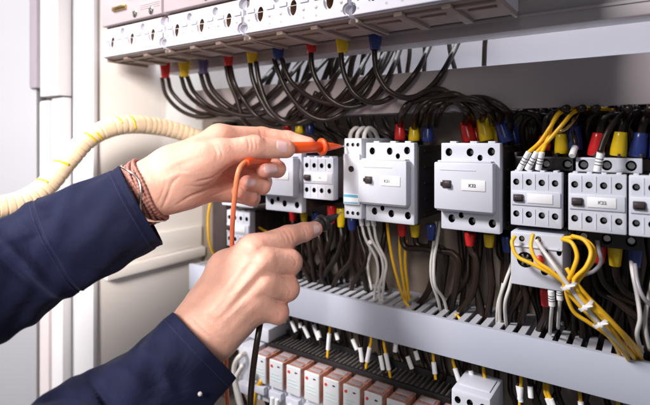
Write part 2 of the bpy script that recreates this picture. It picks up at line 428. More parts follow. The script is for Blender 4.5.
# straight ones behind, rising from the duct to the rail
back = [(262,130,300,55),(280,128,322,52),(300,128,345,50),(322,118,352,50),(338,110,368,46),(306,96,318,58),(330,92,338,50),(268,100,300,60),(246,118,290,62),
        (400,74,395,46),(407,74,406,42),(424,74,421,40),(455,70,452,34),(484,66,493,30),(352,92,378,44),(290,104,306,56),(372,84,390,44)]
for i, (x0, y0, x1, y1) in enumerate(back):
    yy = .045 + .006*(i % 4) if i < 9 or i > 13 else .085
    if abs(x1-x0) >= 15:
        x0, y0 = x0 + (x1-x0)*.35, y0 + (y1-y0)*.35
    a = P(x0, y0, yy); b = P(x1, y1-20, min(.092, yy+.005)); mid = a.lerp(b, .5) + Vector((random.uniform(-.006,.006), -.003, random.uniform(-.004,.004)))
    steep = abs(x1-x0) < 15
    lab = ('thin dark cable standing upright in the bright gap above the shadowed duct' if steep else 'dark cable slanting up behind the sleeved loops towards the mauve rail')
    cablething('black_cable', lab, [[a, mid, b]], .0028 if steep else .0040, 'cable', (), 'cable', 'upright cables in the bright gap' if steep else 'slanting cables behind the sleeved loops')

# ---------------------------------------------------------------- contactors
def holes_with_screws(bm, holes, r, parent):
    s = B()
    for x, z, rr in holes: screw(s, x, .0045, z, rr*.72, random.uniform(0, 3))
    return s
def screws_on(parent, lst, y, m='metal'):
    for x, z, rr in lst:
        bm = B(); screw(bm, 0, 0, 0, rr, random.uniform(0, 3)); o = obj('terminal_screw', bm, m, parent, 'auto'); o.location = (x, y, z)
def make_contactor(lbl):
    r = thing('contactor', lbl, 'contactor', (0,0,0), 'large grey contactors of the middle row')
    w = .0600; zt = -.003; zb = -.0925
    bm = B()
    box(bm, -w/2, w/2, 0, .0105, zb, zt, .0012)
    H = [(-.0215,-.0125,.0042),(.0005,-.0125,.0042),(.0215,-.0115,.0042),(.0105,-.0178,.0031),(-.0185,-.0810,.0042),(.0025,-.0820,.0042),(.0225,-.0825,.0042),(-.0085,-.0768,.0031)]
    bm = cut(bm, [(x, z, a*.86, a, .0095) for x, z, a in H], 0)
    for x in (-.018, .003, .021): box(bm, x-.0035, x+.0035, .003, .012, zt-.0005, zt+.0018, .0004)
    obj('front_housing', bm, ['white', 'hole'], r, 'auto')
    screws_on(r, [(x+.0008, z, a*.62) for x, z, a in H], .0072)
    bm = B(); box(bm, -w/2+.001, w/2+.001, .0108, .099, zb+.004, zt-.003, .0015)
    for z in (-.012, -.03, -.048, -.066, -.084): box(bm, w/2+.0005, w/2+.0022, .025, .095, z-.001, z+.001)
    obj('rear_body', bm, 'black', r, 'auto')
    bm = B(); box(bm, -w/2-.0028, w/2-.0035, -.013, -.0001, -.0705, -.0225, .0016)
    box(bm, -w/2+.004, w/2-.020, -.0134, -.0128, -.0305, -.0298)
    box(bm, -w/2-.0010, w/2-.0050, -.010, .003, -.0722, -.0705, .0006)
    box(bm, -w/2+.000, w/2-.0060, -.010, .003, -.0225, -.0208, .0006)
    obj('front_cover', bm, 'white', r, 'auto')
    bm = B(); box(bm, -.0235, -.0145, -.0142, -.0129, -.0485, -.0405, .0006); box(bm, -.0205, -.0150, -.0172, -.0140, -.0470, -.0420, .0008)
    box(bm, -.0255, -.0235, -.0145, -.0129, -.0465, -.0425, .0004)
    obj('position_indicator', bm, 'darkbrown', r, 'auto')
    bm = B(); box(bm, -.0040, .0195, -.0137, -.0129, -.0500, -.0395, .0003)
    obj('label_plate', bm, 'paper', r, 'auto')
    return r
def letters(r, s, x, y, z, size, m='ink'):
    lp = [c for c in r.children if c.name.startswith('label_plate')][0]
    text(s, size, (x, y, z), lp, m)
cons = [(PX(441,0)+.030, 'K32', 'grey contactor with label K32, largest and nearest of the big ones'),
        (PX(365,0)+.031, 'K31', 'grey contactor with label K31 just right of the narrow relay'),
        (PX(265,0)+.031, 'K30', 'grey contactor right behind the curled fingers that hold the orange probe'),
        (PX(253,0)-.030, None, 'grey contactor at the far left, mostly hidden behind the upper hand')]
c0 = make_contactor(cons[0][2])
cc = [c0] + [copy_tree(c0) for _ in cons[1:]]
for r, (x, s, lb) in zip(cc, cons):
    r.location = (x, 0, 0); r['label'] = lb
    if s: letters(r, s, .0068 if s != 'K31' else .0040, -.0138, -.0450, .0044 if s != 'K30' else .0030, 'ink' if s == 'K32' else 'greyink')

# auxiliary blocks
def make_aux():
    r = thing('auxiliary_contactor', 'x', 'contactor', (0,0,0), 'small grey contactors with two rows of screws')
    w = .0448; zt = 0; zb = -.0515
    bm = B(); box(bm, -w/2, w/2, 0, .0115, zb, zt, .0009)
    H = []
    for k in range(4):
        H.append((-.0172+.0113*k, -.0100, .0031)); H.append((-.0172+.0113*k, -.0405, .0031))
    bm = cut(bm, [(x, z, a*.92, a, .009) for x, z, a in H], 0)
    for k in range(3): box(bm, -.0118+.0113*k-.0003, -.0118+.0113*k+.0003, -.0005, .001, -.016, -.002); box(bm, -.0118+.0113*k-.0003, -.0118+.0113*k+.0003, -.0005, .001, -.049, -.035)
    box(bm, -w/2+.001, w/2-.001, -.0012, .001, -.0320, -.0185, .0005)
    for k in range(4): box(bm, -.0172+.0113*k-.002, -.0172+.0113*k+.002, .003, .016, zt-.0005, zt+.0014, .0004)
    obj('front_housing', bm, ['white', 'hole'], r, 'auto')
    screws_on(r, [(x+.0004, z, a*.68) for x, z, a in H], .0050)
    bm = B(); box(bm, -w/2+.0005, w/2-.0004, .0117, .099, zb+.002, zt-.001, .001)
    for y in (.022, .034, .046, .058, .070, .082): box(bm, w/2-.0008, w/2+.0006, y, y+.005, zb+.004, zt-.003)
    obj('rear_body', bm, 'darkbrown', r, 'auto')
    bm = B(); box(bm, -.0195, -.0105, -.0032, -.001, -.0285, -.0215, .0007); box(bm, -.0185, -.0115, -.0052, -.0030, -.0268, -.0232, .0006)
    obj('position_indicator', bm, 'darkbrown', r, 'auto')
    bm = B(); box(bm, -.0070, .0150, -.0019, -.0011, -.0293, -.0205, .0003); obj('label_plate', bm, 'paper', r, 'auto')
    return r
aux = [(PX(535.5,0), -.030, '', 'small grey contactor with a blank label below the three white tagged yellow wires'),
       (PX(596.5,0), -.030, 'K22', 'small grey contactor with label K22 below the red, yellow and blue sleeves'),
       (PX(628,0)+.0230, -.030, '', 'small grey contactor cut off by the right edge of the photo'),
       (PX(318,0), -.0215, 'K1', 'small grey contactor between the orange probe and the narrow relay')]
a0 = make_aux()
aa = [a0] + [copy_tree(a0) for _ in aux[1:]]
for r, (x, z, s, lb) in zip(aa, aux):
    r.location = (x, 0, z); r['label'] = lb
    if s: letters(r, s, .0045, -.0020, -.0249, .0040 if s == 'K22' else .0026, 'greyink')

# the power contactors that carry the aux blocks (white strip with three terminals behind)
def make_power(lbl, dark):
    r = thing('power_contactor', lbl, 'contactor', (0,0,0), 'wide contactors behind the small ones')
    w = .0560
    for zs in (0, 1):
        z0, z1 = ((-.0300, -.0165) if zs == 0 else (-.099, -.0835))
        bm = B(); box(bm, -w/2, w/2, .026, .050, z0, z1, .001)
        zc = (z0+z1)/2
        bm = cut(bm, [(x, zc, .0044, .0048, .009) for x in (-.0185, .0005, .0195)], .026)
        obj('terminal_strip', bm, ['black' if dark or zs else 'white', 'hole'], r, 'auto')
        screws_on(r, [(x, zc, .0036) for x in (-.0185, .0005, .0195)], .0325)
    bm = B(); box(bm, -w/2+.001, w/2-.001, .0505, .0985, -.097, -.018, .002)
    for x in (-.0275, -.009, .0100, .0270): box(bm, x-.0012, x+.0012, .027, .060, -.0170, -.0125, .0005)
    obj('rear_body', bm, 'darkbrown', r, 'auto')
    return r
p0 = make_power('wide contactor with a pale terminal strip behind the K22 block', False); p0.location = (PX(606,.026), 0, 0)
p1 = make_power('wide contactor with a black terminal strip behind the block with the blank label', True); p1.location = (PX(545,.026), 0, 0)

# narrow relay touched by both probes
rel = thing('monitoring_relay', 'narrow tall grey relay with a blue striped label, touched by both probe tips', 'relay', (PX(354.5,0), 0, 0))
bm = B(); w = .0235
box(bm, -w/2, w/2, -.004, .099, -.0915, .002, .0012)
bm = cut(bm, [(-.0068,-.0055,.0022,.0022,.007),(.0002,-.0055,.0022,.0022,.007),(.0070,-.0055,.0022,.0022,.007),(.0000,-.0335,.0027,.0036,.008),
              (-.0068,-.0850,.0022,.0022,.007),(.0002,-.0850,.0022,.0022,.007),(.0070,-.0850,.0022,.0022,.007)], -.004)
box(bm, -w/2+.0008, w/2-.0008, -.0075, -.0035, -.0750, -.0160, .001)
obj('housing', bm, ['white', 'hole'], rel, 'auto')
screws_on(rel, [(x, z, .0016) for x in (-.0068,.0002,.0070) for z in (-.0055, -.0850)], -.0005)
bm = B(); box(bm, -.0100, .0100, -.0081, -.0076, -.0735, -.0625, .0002); lp = obj('label_plate', bm, 'paper', rel, 'auto')
bm = B(); box(bm, -.0095, .0095, -.0084, -.0082, -.0662, -.0630); box(bm, -.0095, .0095, -.0084, -.0082, -.0730, -.0716); obj('blue_stripe', bm, 'cyan', lp)
bm = B(); lathe(bm, (0, -.0076, -.0335), (0,-1,0), [(.0027,-.0002),(.0036,-.0002),(.0036,.0003),(.0027,.0003)], 18); lathe(bm, (0, -.0074, -.0335), (0,-1,0), [(0,0),(.0027,0),(.0027,.0003),(0,.0003)], 18)
obj('adjusting_dial', bm, 'hole', rel, 'auto')

# block under the blank-label contactor, with round key and red button
blk = thing('overload_relay', 'grey block with a round black key and a red button under the blank label contactor', 'relay', (PX(536,-.005), -.005, P(536,238,-.005).z))
bm = B(); w = .0450; h = .046
box(bm, -w/2, w/2, 0, .060, -h, .004, .001)
bm = cut(bm, [(-.0095,-.0215,.0074,.0074,.004),(.0075,-.0120,.0030,.0036,.008),(.0195,-.0110,.0022,.0032,.008),(.0075,-.0300,.0034,.0036,.008),(.0185,-.0295,.0026,.0040,.008),(-.0125,-.002,.0026,.0028,.007),(.002,-.001,.0026,.0028,.007)], 0)
box(bm, -w/2+.0005, w/2-.0005, -.0014, .0005, -.0095, -.0082, .0003)
obj('housing', bm, ['white','hole'], blk, 'auto')
bm = B()
for k in range(6):
    t = bmesh.new(); box(t, .0016, .0056, -.0005, .0030, -.0009, .0009, .0003); merge(bm, t, Matrix.Translation((-.0095, 0, -.0215)) @ Matrix.Rotation(k*math.pi/3, 4, 'Y'))
lathe(bm, (-.0095, .003, -.0215), (0,-1,0), [(0,0),(.0018,0),(.0018,.004),(0,.004)], 12)
obj('round_key', bm, 'metal', blk, 'auto')
bm = B(); lathe(bm, (.0035, 0, -.0195), (0,-1,0), [(0,0),(.0042,0),(.0042,.0030),(.0034,.0040),(0,.0040)], 20); obj('reset_button', bm, 'screwred', blk, 'all')
screws_on(blk, [(-.0125, -.002, .002), (.002, -.001, .002)], .0035)
# small block far left under the hidden contactor
b2 = copy_tree(a0); b2.location = (PX(238,.01), .01, P(238,211,.01).z); b2['label'] = 'small grey contactor at the far left below the upper hand, behind the orange lead'
b3 = thing('junction_block', 'pale block with big dark holes at the bottom, right of the row of amber relays', 'terminal block', (PX(451,0), 0, P(451,388,0).z))
bm = B(); box(bm, 0, .040, 0, .050, -.045, 0, .0022)
bm = cut(bm, [(.007,-.010,.0032,.0036,.009),(.0195,-.0095,.0032,.0036,.009),(.0325,-.010,.0032,.0036,.009),(.0135,-.022,.0026,.0028,.009)], 0)
box(bm, .004, .036, .012, .040, -.0002, .0012, .0005)
obj('housing', bm, ['white', 'hole'], b3, 'auto')
screws_on(b3, [(x, -.010, .0024) for x in (.007, .0195, .0325)], .007)
# sleeved cables above and below the contactors
def sleeved(label, px, y0, y1, Y, c, paths, r=.0032, br=.0060, dx=0, group=None, name='sleeved_cable'):
    return cablething(name, label, [[PA(*q) for q in p] for p in paths], r, 'cable', [(P(px, y0, Y), P(px+dx, y1, Y), br, c)], 'cable', group)
def PA(px, py, Y):
    q = P(px, py, Y)
    return P(px, py, min(Y, .011)) if .0295 < q.z < .086 else q
GT = 'sleeved cables on top of the contactors'; GB = 'sleeved cables under the contactors'
# K31 <-> K32 arcs: each cable ends in two sleeves
arcs = [(400,140,124,'red',470,142,122,465, 90), (414,141,127,'yellow',487,141,119,482, 93), (428,142,126,'blue',507,143,122,500, 96)]
for i,(xa,ya,yb,c,xb,yc,yd,xt,ap) in enumerate(arcs):
    p = [PA(*q) for q in [(xa,yb+2,.05),(xa+3,113-2*i,.03),(xa+18,ap+6,.012),((xa+xb)/2+2,ap-1+2*i,.010-.004*i),(xb-18,ap+6+2*i,.012),(xt+1,112,.03),(xt,yd+2,.05)]]
    cablething('sleeved_cable', f'black cable arching between the {c} sleeves of the K31 and K32 contactors', [p], .0036, 'cable',
               [(P(xa,ya,.05),P(xa,yb,.05),.0064,c),(P(xb,yc,.05),P(xt,yd,.05),.0074,c)], 'cable', GT)
extra = [(478,142,124,'red',474),(497,142,122,'yellow',495),(516,144,124,'blue',512)]
for (x,y0,y1,c,xt) in extra:
    sleeved(f'short black cable in a smaller {c} sleeve half hidden behind the K32 sleeves', x, y0, y1, .075, c, [[(xt,y1+2,.075),(xt-6,110,.07),(xt-30,98,.06),(xt-62,102,.04),(xt-72,112,.05),(xt-76,126,.07)]], .0034, .0058, xt-x, GT)
for (x,c) in ((287,'red'),(299,'yellow'),(310,'blue')):
    sleeved(f'black cable in a {c} sleeve above the thumb and index finger holding the orange probe', x, 134, 123, .05, c, [[(x,124,.05),(x+2,115,.045),(x+10,106,.05),(x+18,92,.075)]], .0034, .0058, 0, GT)
for (x,y0,y1,c) in ((588,148,0,'x'),):
    pass
for (x,y0,y1,c,xt,yt) in ((595,156,133,'red',599,134),(618,156,132,'yellow',621,132),(637,157,133,'blue',641,133)):
    sleeved(f'black cable in a fat {c} sleeve on the pale strip behind the K22 contactor', x, y0, y1, .035, c, [[(xt,y1+2,.035),(xt+3,122,.035),(xt+10,116,.045),(xt+22,118,.06),(xt+30,108,.08)]], .0034, .0066, xt-x, GT)
for (x,y0,y1,c,xt) in ((562,154,134,'yellow',561),(576,150,126,'blue',575),(543,150,136,'red',545)):
    sleeved(f'black cable in a {c} sleeve behind the white tagged yellow wires', x, y0, y1, .045, c, [[(xt,y1+2,.045),(xt+1,121,.045),(xt+8,114,.055),(xt+22,108,.08)]], .0034, .0064, xt-x, GT)
cablething('sleeved_cable', 'black cable in a dark blue sleeve cut off by the right edge', [[P(655,133,.04),P(658,115,.05),P(664,100,.07)]], .0034, 'cable', [(P(655,158,.04),P(655,132,.04),.006,'blue')], 'cable', GT)
for x, xt in ((598,0),(612,0),(560,0),(586,0)):
    pass
# below K31 and K32
low = [(402,222,236,'red','K31',[(402,236,.05),(403,243,.05),(408,248,.05),(424,249,.05),(433,254,.05),(432,280,.055),(424,298,.06),(410,312,.065)]),
       (415,224,237,'yellow','K31',[(415,236,.055),(417,244,.055),(424,247,.055),(438,247,.05),(446,254,.05),(444,275,.055),(440,300,.06),(436,315,.065)]),
       (431,224,240,'blue','K31',[(431,239,.055),(432,246,.05),(440,251,.045),(452,253,.045),(459,262,.045),(457,282,.05),(452,305,.06),(448,320,.065)]),
       (470,233,246,'red','K32',[(470,245,.05),(472,252,.05),(476,258,.05),(477,272,.05),(473,292,.055),(460,312,.06),(452,322,.065)]),
       (489,234,247,'yellow','K32',[(489,246,.05),(490,262,.05),(492,285,.05),(489,308,.06),(486,325,.065)]),
       (507,236,252,'blue','K32',[(507,250,.05),(507,270,.05),(503,295,.055),(500,315,.06),(498,330,.065)])]
for (x,y0,y1,c,k,p) in low:
    sleeved(f'thick black cable bending down from the {c} sleeve under the {k} contactor', x, y0, y1, .05, c, [p], .0038, .0056, 0, GB)
for (x,y0,y1,c,dx) in ((293,210,221,'red',2),(304,212,221,'yellow',4),(315,212,222,'blue',5)):
    sleeved(f'black cable dropping from the {c} sleeve just above the pointing finger', x, y0, y1, .05, c, [[(x,y1-1,.05),(x+dx,240,.045),(x+dx*2,262,.05),(x+dx*3,290,.065)]], .0034, .0052, 0, GB)
for (x,y0,y1,c,p) in ((331.5,205,223,'red',[(331.5,222,.045),(331,238,.045),(324,258,.05),(322,275,.05),(330,292,.065)]),
                      (341,208,227,'yellow',[(341,226,.045),(342,240,.04),(336,258,.045),(326,272,.05),(316,290,.065)]),
                      (352,218,230,'blue',[(352,229,.045),(353,245,.045),(350,262,.045),(338,276,.05),(330,294,.065)])):
    sleeved(f'black cable curving down from the {c} sleeve beneath the black probe tip', x, y0, y1, .045, c, [p], .0034, .0056, 0, GB)
for (x,y0,y1,c,p) in ((599,243,263,'red',[(599,261,.04),(600,272,.04),(606,285,.045),(622,298,.05),(645,305,.055),(680,306,.06)]),
                      (615,243,266,'yellow',[(615,264,.04),(617,278,.04),(625,291,.045),(640,300,.05),(660,304,.055),(690,306,.06)]),
                      (635,245,267,'blue',[(635,265,.04),(637,280,.035),(643,294,.035),(655,304,.04),(675,312,.05)])):
    sleeved(f'cable sweeping to the right edge from the {c} sleeve under the K22 contactor', x, y0, y1, .04, c, [p], .0033, .0060, 0, GB)
sleeved('black cable in a red sleeve dropping below the block with the red button', 546, 289, 306, .035, 'red', [[(546,304,.035),(546,315,.035),(540,328,.05),(535,345,.06)]], .0036, .0056, 0, GB)
sleeved('black cable in a small blue sleeve low behind the tied yellow bundle', 586, 296, 308, .06, 'blue', [[(586,306,.06),(587,318,.06),(590,334,.065)]], .0032, .005, 0, GB)
# loose thick black cables between the rows and the duct
loose = [[(500,255,.06),(515,268,.055),(517,290,.055),(514,315,.06),(512,330,.07)], [(523,285,.05),(527,300,.05),(522,318,.055),(518,335,.07)],
         [(562,280,.05),(560,300,.05),(555,320,.06),(550,342,.07)], [(570,262,.07),(578,285,.06),(585,310,.06),(588,340,.07)],
         [(592,270,.06),(598,290,.055),(615,300,.05),(640,318,.05),(680,330,.06)], [(600,300,.07),(610,320,.07),(612,345,.075)],
         [(626,260,.075),(632,290,.07),(640,320,.07),(645,350,.075)], [(385,232,.075),(382,250,.07),(380,270,.07),(386,290,.075)],
         [(362,232,.06),(360,255,.06),(364,275,.06),(368,296,.07)], [(318,240,.06),(312,258,.06),(318,272,.06),(340,290,.07)],
         [(468,262,.075),(466,280,.07),(450,300,.07),(444,318,.075)], [(578,300,.075),(572,322,.07),(560,345,.075)],
         [(300,235,.075),(306,255,.07),(300,275,.07),(305,288,.075)], [(345,240,.075),(330,255,.07),(318,268,.07),(305,280,.075)]]
where2 = ['between the K32 contactor and the block with the red button','just below the block with the red button','right of the block with the red button','behind the tied yellow bundle',
          'sweeping right behind the grey wire','low behind the yellow bundle','at the right edge below the blue sleeve','thin, behind the white wires beside K31',
          'under the narrow relay','curling under the black probe','behind the K32 red sleeve cable','crossing low left of the yellow bundle','deep behind the pointing fingertip','bowed under the yellow sleeve below the relay']
for p, w_ in zip(loose, where2):
    cablething('black_cable', 'thick black cable ' + w_, [[P(p[0][0]-1, 214, .088), P(p[0][0], max(222, p[0][1]-22), p[0][2]+.01)] + [P(*q) for q in p]], .0036, 'cable', (), 'cable', 'loose black cables between contactors and duct')
# dark background coils above the contactors to the right
for i in range(12):
    x = 512 + i*13; yy = .06 + .01*(i % 3)
    cablething('black_cable', 'dim black cable looping in the shadow above the small contactors on the right', [[P(x,150,yy),P(x-3,128,yy-.01),P(x+6,113+3*(i%3),yy-.015),P(x+22,115+2*(i%2),yy-.01),P(x+34,130,yy)]], .0034, 'cable', (), 'cable', 'dim cables above the small contactors')
for i in range(9):
    x = 300 + i*12; yy = .065 + .008*(i % 3)
    cablething('black_cable', 'dim black cable in the shadow under the left half of the upper duct', [[P(x,118,yy),P(x+4,128,yy-.01),P(x+16,134,yy-.01),P(x+24,142,yy),P(x+26,160,yy+.01)]], .0032, 'cable', (), 'cable', 'dim cables under the upper duct')

rg = random.Random(31)
def deep(n, xr, ya, yb, Y0, Y1, lab, grp, rr=(.0026, .0038), sway=10):
    for i in range(n):
        x = xr[0] + (xr[1]-xr[0])*(i+rg.random())/n; Y = rg.uniform(Y0, Y1); a, b = rg.uniform(-sway, sway), rg.uniform(-sway, sway)
        y0, y1 = (ya(x), yb(x))
        pts = [P(x, y0-6, Y), P(x+a*.4, y0+(y1-y0)*.2, Y-.004), P(x+a, y0+(y1-y0)*.5, Y-.008), P(x+a*.5+b, y0+(y1-y0)*.8, Y-.002), P(x+b, y1+8, min(Y+.004, .093))]
        cablething('black_cable', lab, [pts], rg.uniform(*rr), 'cable', (), 'cable', grp)
deep(16, (285, 360), lambda x: 222, lambda x: 288+.2*(x-300), .055, .088, 'dim black cable deep between the pointing finger and the narrow relay foot', 'dim cables deep behind the pointing finger')
deep(5, (455, 520), lambda x: 236, lambda x: 318+.2*(x-430), .060, .088, 'dim black cable deep under the K32 contactor', 'dim cables deep under the large contactors', sway=7)
deep(22, (515, 655), lambda x: 240, lambda x: 338+.2*(x-530), .055, .088, 'dim black cable deep behind the tied yellow bundle', 'dim cables deep behind the yellow bundle', sway=12)
deep(26, (290, 640), lambda x: 318+.24*(x-290), lambda x: 360+.24*(x-290), .070, .088, 'dim black cable deep under the bright duct', 'dim cables deep under the bright duct', sway=10)
deep(14, (515, 655), lambda x: 112, lambda x: 150, .065, .090, 'dim black cable deep in the shadow above the small contactors', 'dim cables deep above the small contactors', sway=10)
# ---------------------------------------------------------------- white wires with ferrules
def thin(label, pts, m, r=.0017, ferr=None, ends=None, group=None, name='white_wire', mks=None, prt=False):
    t = thing(name, label, 'wire', pts[0], group)
    wire(pts, r, m, t)
    if mks:
        for a, b, rr in mks:
            bm = B(); cyl(bm, a, b, rr, rr, 14, 0, rr*.15); o = obj('wire_marker', bm, 'paper', t, 'auto'); o.matrix_parent_inverse = Matrix.Translation(-Vector(t.location))
            if not prt: continue
            a = Vector(a); b = Vector(b); d = (b-a)
            bm = B()
            for f in (.35, .5, .65):
                c = a + d*f; lathe(bm, c-d.normalized()*.0004, d, [(rr*1.02, 0), (rr*1.02, .0008)], 14)
            o2 = obj('marker_print', bm, 'ink', o); 
            o2.matrix_parent_inverse = Matrix.Translation(-Vector(t.location))
            o2.matrix_parent_inverse = Matrix.Identity(4)
    return t
GW = 'white wires dropping from the narrow relay into the duct'
for i, p in enumerate([[(362,226,.03),(366,240,.03),(376,258,.035),(378,275,.035),(375,290,.04),(374,305,.05)],
          [(368,226,.03),(372,240,.03),(381,256,.035),(383,272,.035),(379,290,.04),(381,305,.05)],
          [(374,226,.03),(377,242,.03),(386,262,.035),(384,280,.035),(382,305,.05)],
          [(371,250,.06),(368,268,.06),(372,290,.06)]]):
    q = [P(*a) for a in p]
    thin(['white collared wire leftmost below the narrow relay, running into the duct','white collared wire second from the left below the narrow relay','white collared wire farthest right below the narrow relay','white wire lying deepest behind the collared ones below the narrow relay'][i], q, 'white_wire', .0017, group=GW, mks=[(P(p[0][0]-1,p[0][1]-8,.03), q[0], .0028)])
GW2 = 'white wires on top of the narrow relay'
for x, xt, w_ in ((350,356,'leftmost'),(357,363,'middle'),(364,369,'rightmost')):
    thin(w_ + ' of three white wires bending out of the narrow relay top', [P(x,140,.03),P(x+1,133,.03),P(xt,128,.035),P(xt+6,132,.05),P(xt+10,142,.07)], 'white_wire', .0026, group=GW2)
for lab, p, m in (('white wire falling in a soft bend left of the K32 red sleeve', [(436,222,.08),(433,248,.045),(431,265,.04),(432,282,.04),(438,300,.05),(442,318,.065)], 'white_wire'),
               ('second white wire beside the K32 red sleeve, brighter and bent outward', [(440,222,.08),(437,242,.04),(434,262,.035),(435,285,.035),(444,300,.05),(449,322,.065)], 'white_wire'),
               ('white wire descending left of the block with the red button', [(514,236,.075),(512,262,.05),(506,280,.04),(500,300,.04),(500,330,.06)], 'white_wire'),
               ('white wire closest to the left side of the block with the red button', [(518,244,.075),(514,268,.04),(510,286,.035),(505,305,.035),(507,332,.06)], 'white_wire'),
               ('white wire farthest left of the block with the red button', [(508,250,.075),(503,285,.05),(498,305,.045),(497,328,.06)], 'white_wire'),
               ('white wire dropping at the right edge behind the yellow bundle', [(630,238,.07),(632,268,.03),(637,295,.02),(640,318,.015),(637,335,.02),(642,352,.03)], 'white_wire'),
               ('white wire rising at the very right edge', [(654,275,.04),(648,300,.03),(645,325,.02),(650,350,.03)], 'white_wire'),
               ('grey wire hooking round beside the red sleeve under the K22 contactor', [(597,240,.02),(599,250,.02),(601,262,.02),(594,271,.02),(582,276,.03),(574,284,.05)], 'grey_wire'),
               ('grey wire falling in front of the blue sleeve under the K22 contactor', [(635,264,.03),(637,280,.02),(642,295,.015),(652,306,.02),(672,316,.03)], 'grey_wire')):
    thin(lab, [P(*a) for a in p], m, .0018)
# yellow wires
GY = 'yellow wires running down beside the white ones under the K31 contactor'
for p, lab in (([(387,222,.04),(389,240,.04),(393,262,.04),(399,285,.045),(405,302,.06)], 'yellow wire leftmost of three under the K31 contactor'),
          ([(400,232,.05),(400,255,.05),(403,280,.055),(407,303,.065)], 'yellow wire in the middle of three under the K31 contactor'),
          ([(406,240,.06),(405,260,.06),(407,282,.06),(410,303,.07)], 'yellow wire rightmost of three under the K31 contactor')):
    thin(lab, [P(*a) for a in p], 'yellow_wire', .0018, group=GY, name='yellow_wire')
for p, lab in (([(404,300,.05),(412,310,.045),(424,317,.04),(432,322,.06)], 'short yellow wire lying on the duct slots below K31'),
               ([(455,314,.05),(466,324,.045),(476,330,.06)], 'short yellow wire lying on the duct slots below K32'),
               ([(470,326,.05),(484,330,.045),(498,337,.06)], 'short yellow wire poking from the duct slots left of the red button block'),
               ([(211,200,.0),(208,218,.0),(210,245,.0),(220,262,.01),(240,275,.03)], 'yellow wire bowed out left of the orange lead'),
               ([(252,228,.03),(262,236,.03),(274,248,.04),(290,262,.05)], 'yellow wire just above the knuckle of the pointing hand'),
               ([(248,222,.03),(260,228,.03),(276,238,.04),(290,250,.05)], 'yellow wire higher above the knuckle of the pointing hand')):
    thin(lab, [P(*a) for a in p], 'yellow_wire', .0018, name='yellow_wire')
# yellow wires with white tags entering the top of the blank-label contactor
GY2 = 'yellow wires with white tags entering the small contactor'
for i, (xb, p) in enumerate([(519, [(529,152,.004),(540,142,.01),(551,126,.012),(560,113,.02),(575,108,.03),(600,112,.05)]),
               (527, [(537,152,.004),(549,140,.01),(563,124,.012),(574,112,.02),(590,108,.03),(612,110,.05)]),
               (538, [(542,152,.004),(548,138,.012),(553,122,.016),(562,110,.025),(580,106,.035),(605,104,.06)])]):
    a = P(xb, 170, .006); b = P(*p[0])
    thin(['yellow wire with a white tag, farthest left on the blank label contactor', 'yellow wire with a white tag, middle one on the blank label contactor', 'yellow wire with a white tag, standing steepest on the blank label contactor'][i],
         [P(*q) for q in p], 'yellow_wire', .0019, group=GY2, name='yellow_wire', mks=[(a, b, .0027)], prt=True)
thin('amber wire dipping behind the yellow sleeve above the blank label contactor', [P(*q) for q in [(556,132,.03),(566,129,.03),(576,118,.035),(585,108,.05),(600,104,.07)]], 'brass', .0018, name='amber_wire')
thin('grey tagged wire standing in front of the red sleeve behind the K22 contactor', [P(*q) for q in [(600,152,.0),(604,140,.005),(610,128,.01),(618,118,.02),(628,110,.05)]], 'cable', .0024, name='tagged_wire', mks=[(P(597,172,.004), P(601,152,.004), .0032)], prt=True)
thin('black wire with a short white tag under the dark blue sleeve', [P(*q) for q in [(576,146,.03),(574,136,.035),(572,125,.05)]], 'cable', .002, name='tagged_wire', mks=[(P(572,156,.02), P(575,147,.03), .003)])
# the tied yellow bundle
GY3 = 'yellow wires of the tied bundle'
ybund = [([(515,236,-.012),(512,243,-.016),(517,256,-.020),(532,264,-.022),(552,274,-.022),(570,287,-.018),(582,299,-.014),(597,314,-.010),(612,332,-.004),(630,352,.012),(636,362,.03)], 'left hooped yellow wire of the tied bundle, crossing the red button block lowest'),
         ([(533,234,-.012),(531,247,-.018),(537,261,-.022),(551,271,-.024),(566,284,-.022),(580,296,-.018),(598,310,-.013),(618,328,-.006),(634,346,.008),(642,360,.03)], 'yellow wire of the tied bundle crossing just above the red button'),
         ([(562,239,-.010),(572,243,-.016),(577,256,-.020),(573,270,-.022),(568,283,-.020),(577,294,-.020),(596,309,-.015),(614,325,-.010),(628,342,.002),(638,358,.03)], 'yellow wire of the tied bundle forming the inner tall hoop'),
         ([(572,236,-.008),(584,240,-.014),(591,252,-.018),(586,267,-.022),(574,281,-.022),(583,299,-.020),(600,316,-.014),(614,332,-.006),(622,346,.006),(628,360,.03)], 'yellow wire of the tied bundle forming the outer round hoop'),
         ([(566,283,-.016),(567,296,-.012),(574,312,-.008),(588,322,-.004),(606,334,.002),(616,346,.014),(620,356,.03)], 'yellow wire drooping lower than the rest of the tied bundle'),
         ([(563,238,-.002),(580,238,-.006),(592,246,-.010),(594,258,-.014),(585,272,-.018),(577,286,-.018),(590,306,-.016),(610,321,-.012),(626,336,-.002),(640,352,.02)], 'thin yellow wire behind the outer round hoop of the bundle')]
for k, (dx, dy, dY) in enumerate(((4,-5,.000),(-4,4,.001))):
    ybund.append(([(565+dx*.4,268+8*k,-.018)] + [(a+dx, b+dy, c+dY) for a, b, c in [(570,285,-.020),(583,301,-.017),(599,317,-.012),(614,333,-.005),(628,349,.010),(636,362,.03)]],
       ['yellow strand on the upper edge of the tied bundle below its first knot','yellow strand on the lower edge of the tied bundle below its first knot','yellow strand in the core of the tied bundle, starting at its first knot','short yellow strand leaving the tied bundle lowest before the duct'][k]))
for p, lab in ybund:
    thin(lab, [P(*q) for q in p], 'yellow_wire', .00175, group=GY3, name='yellow_wire')
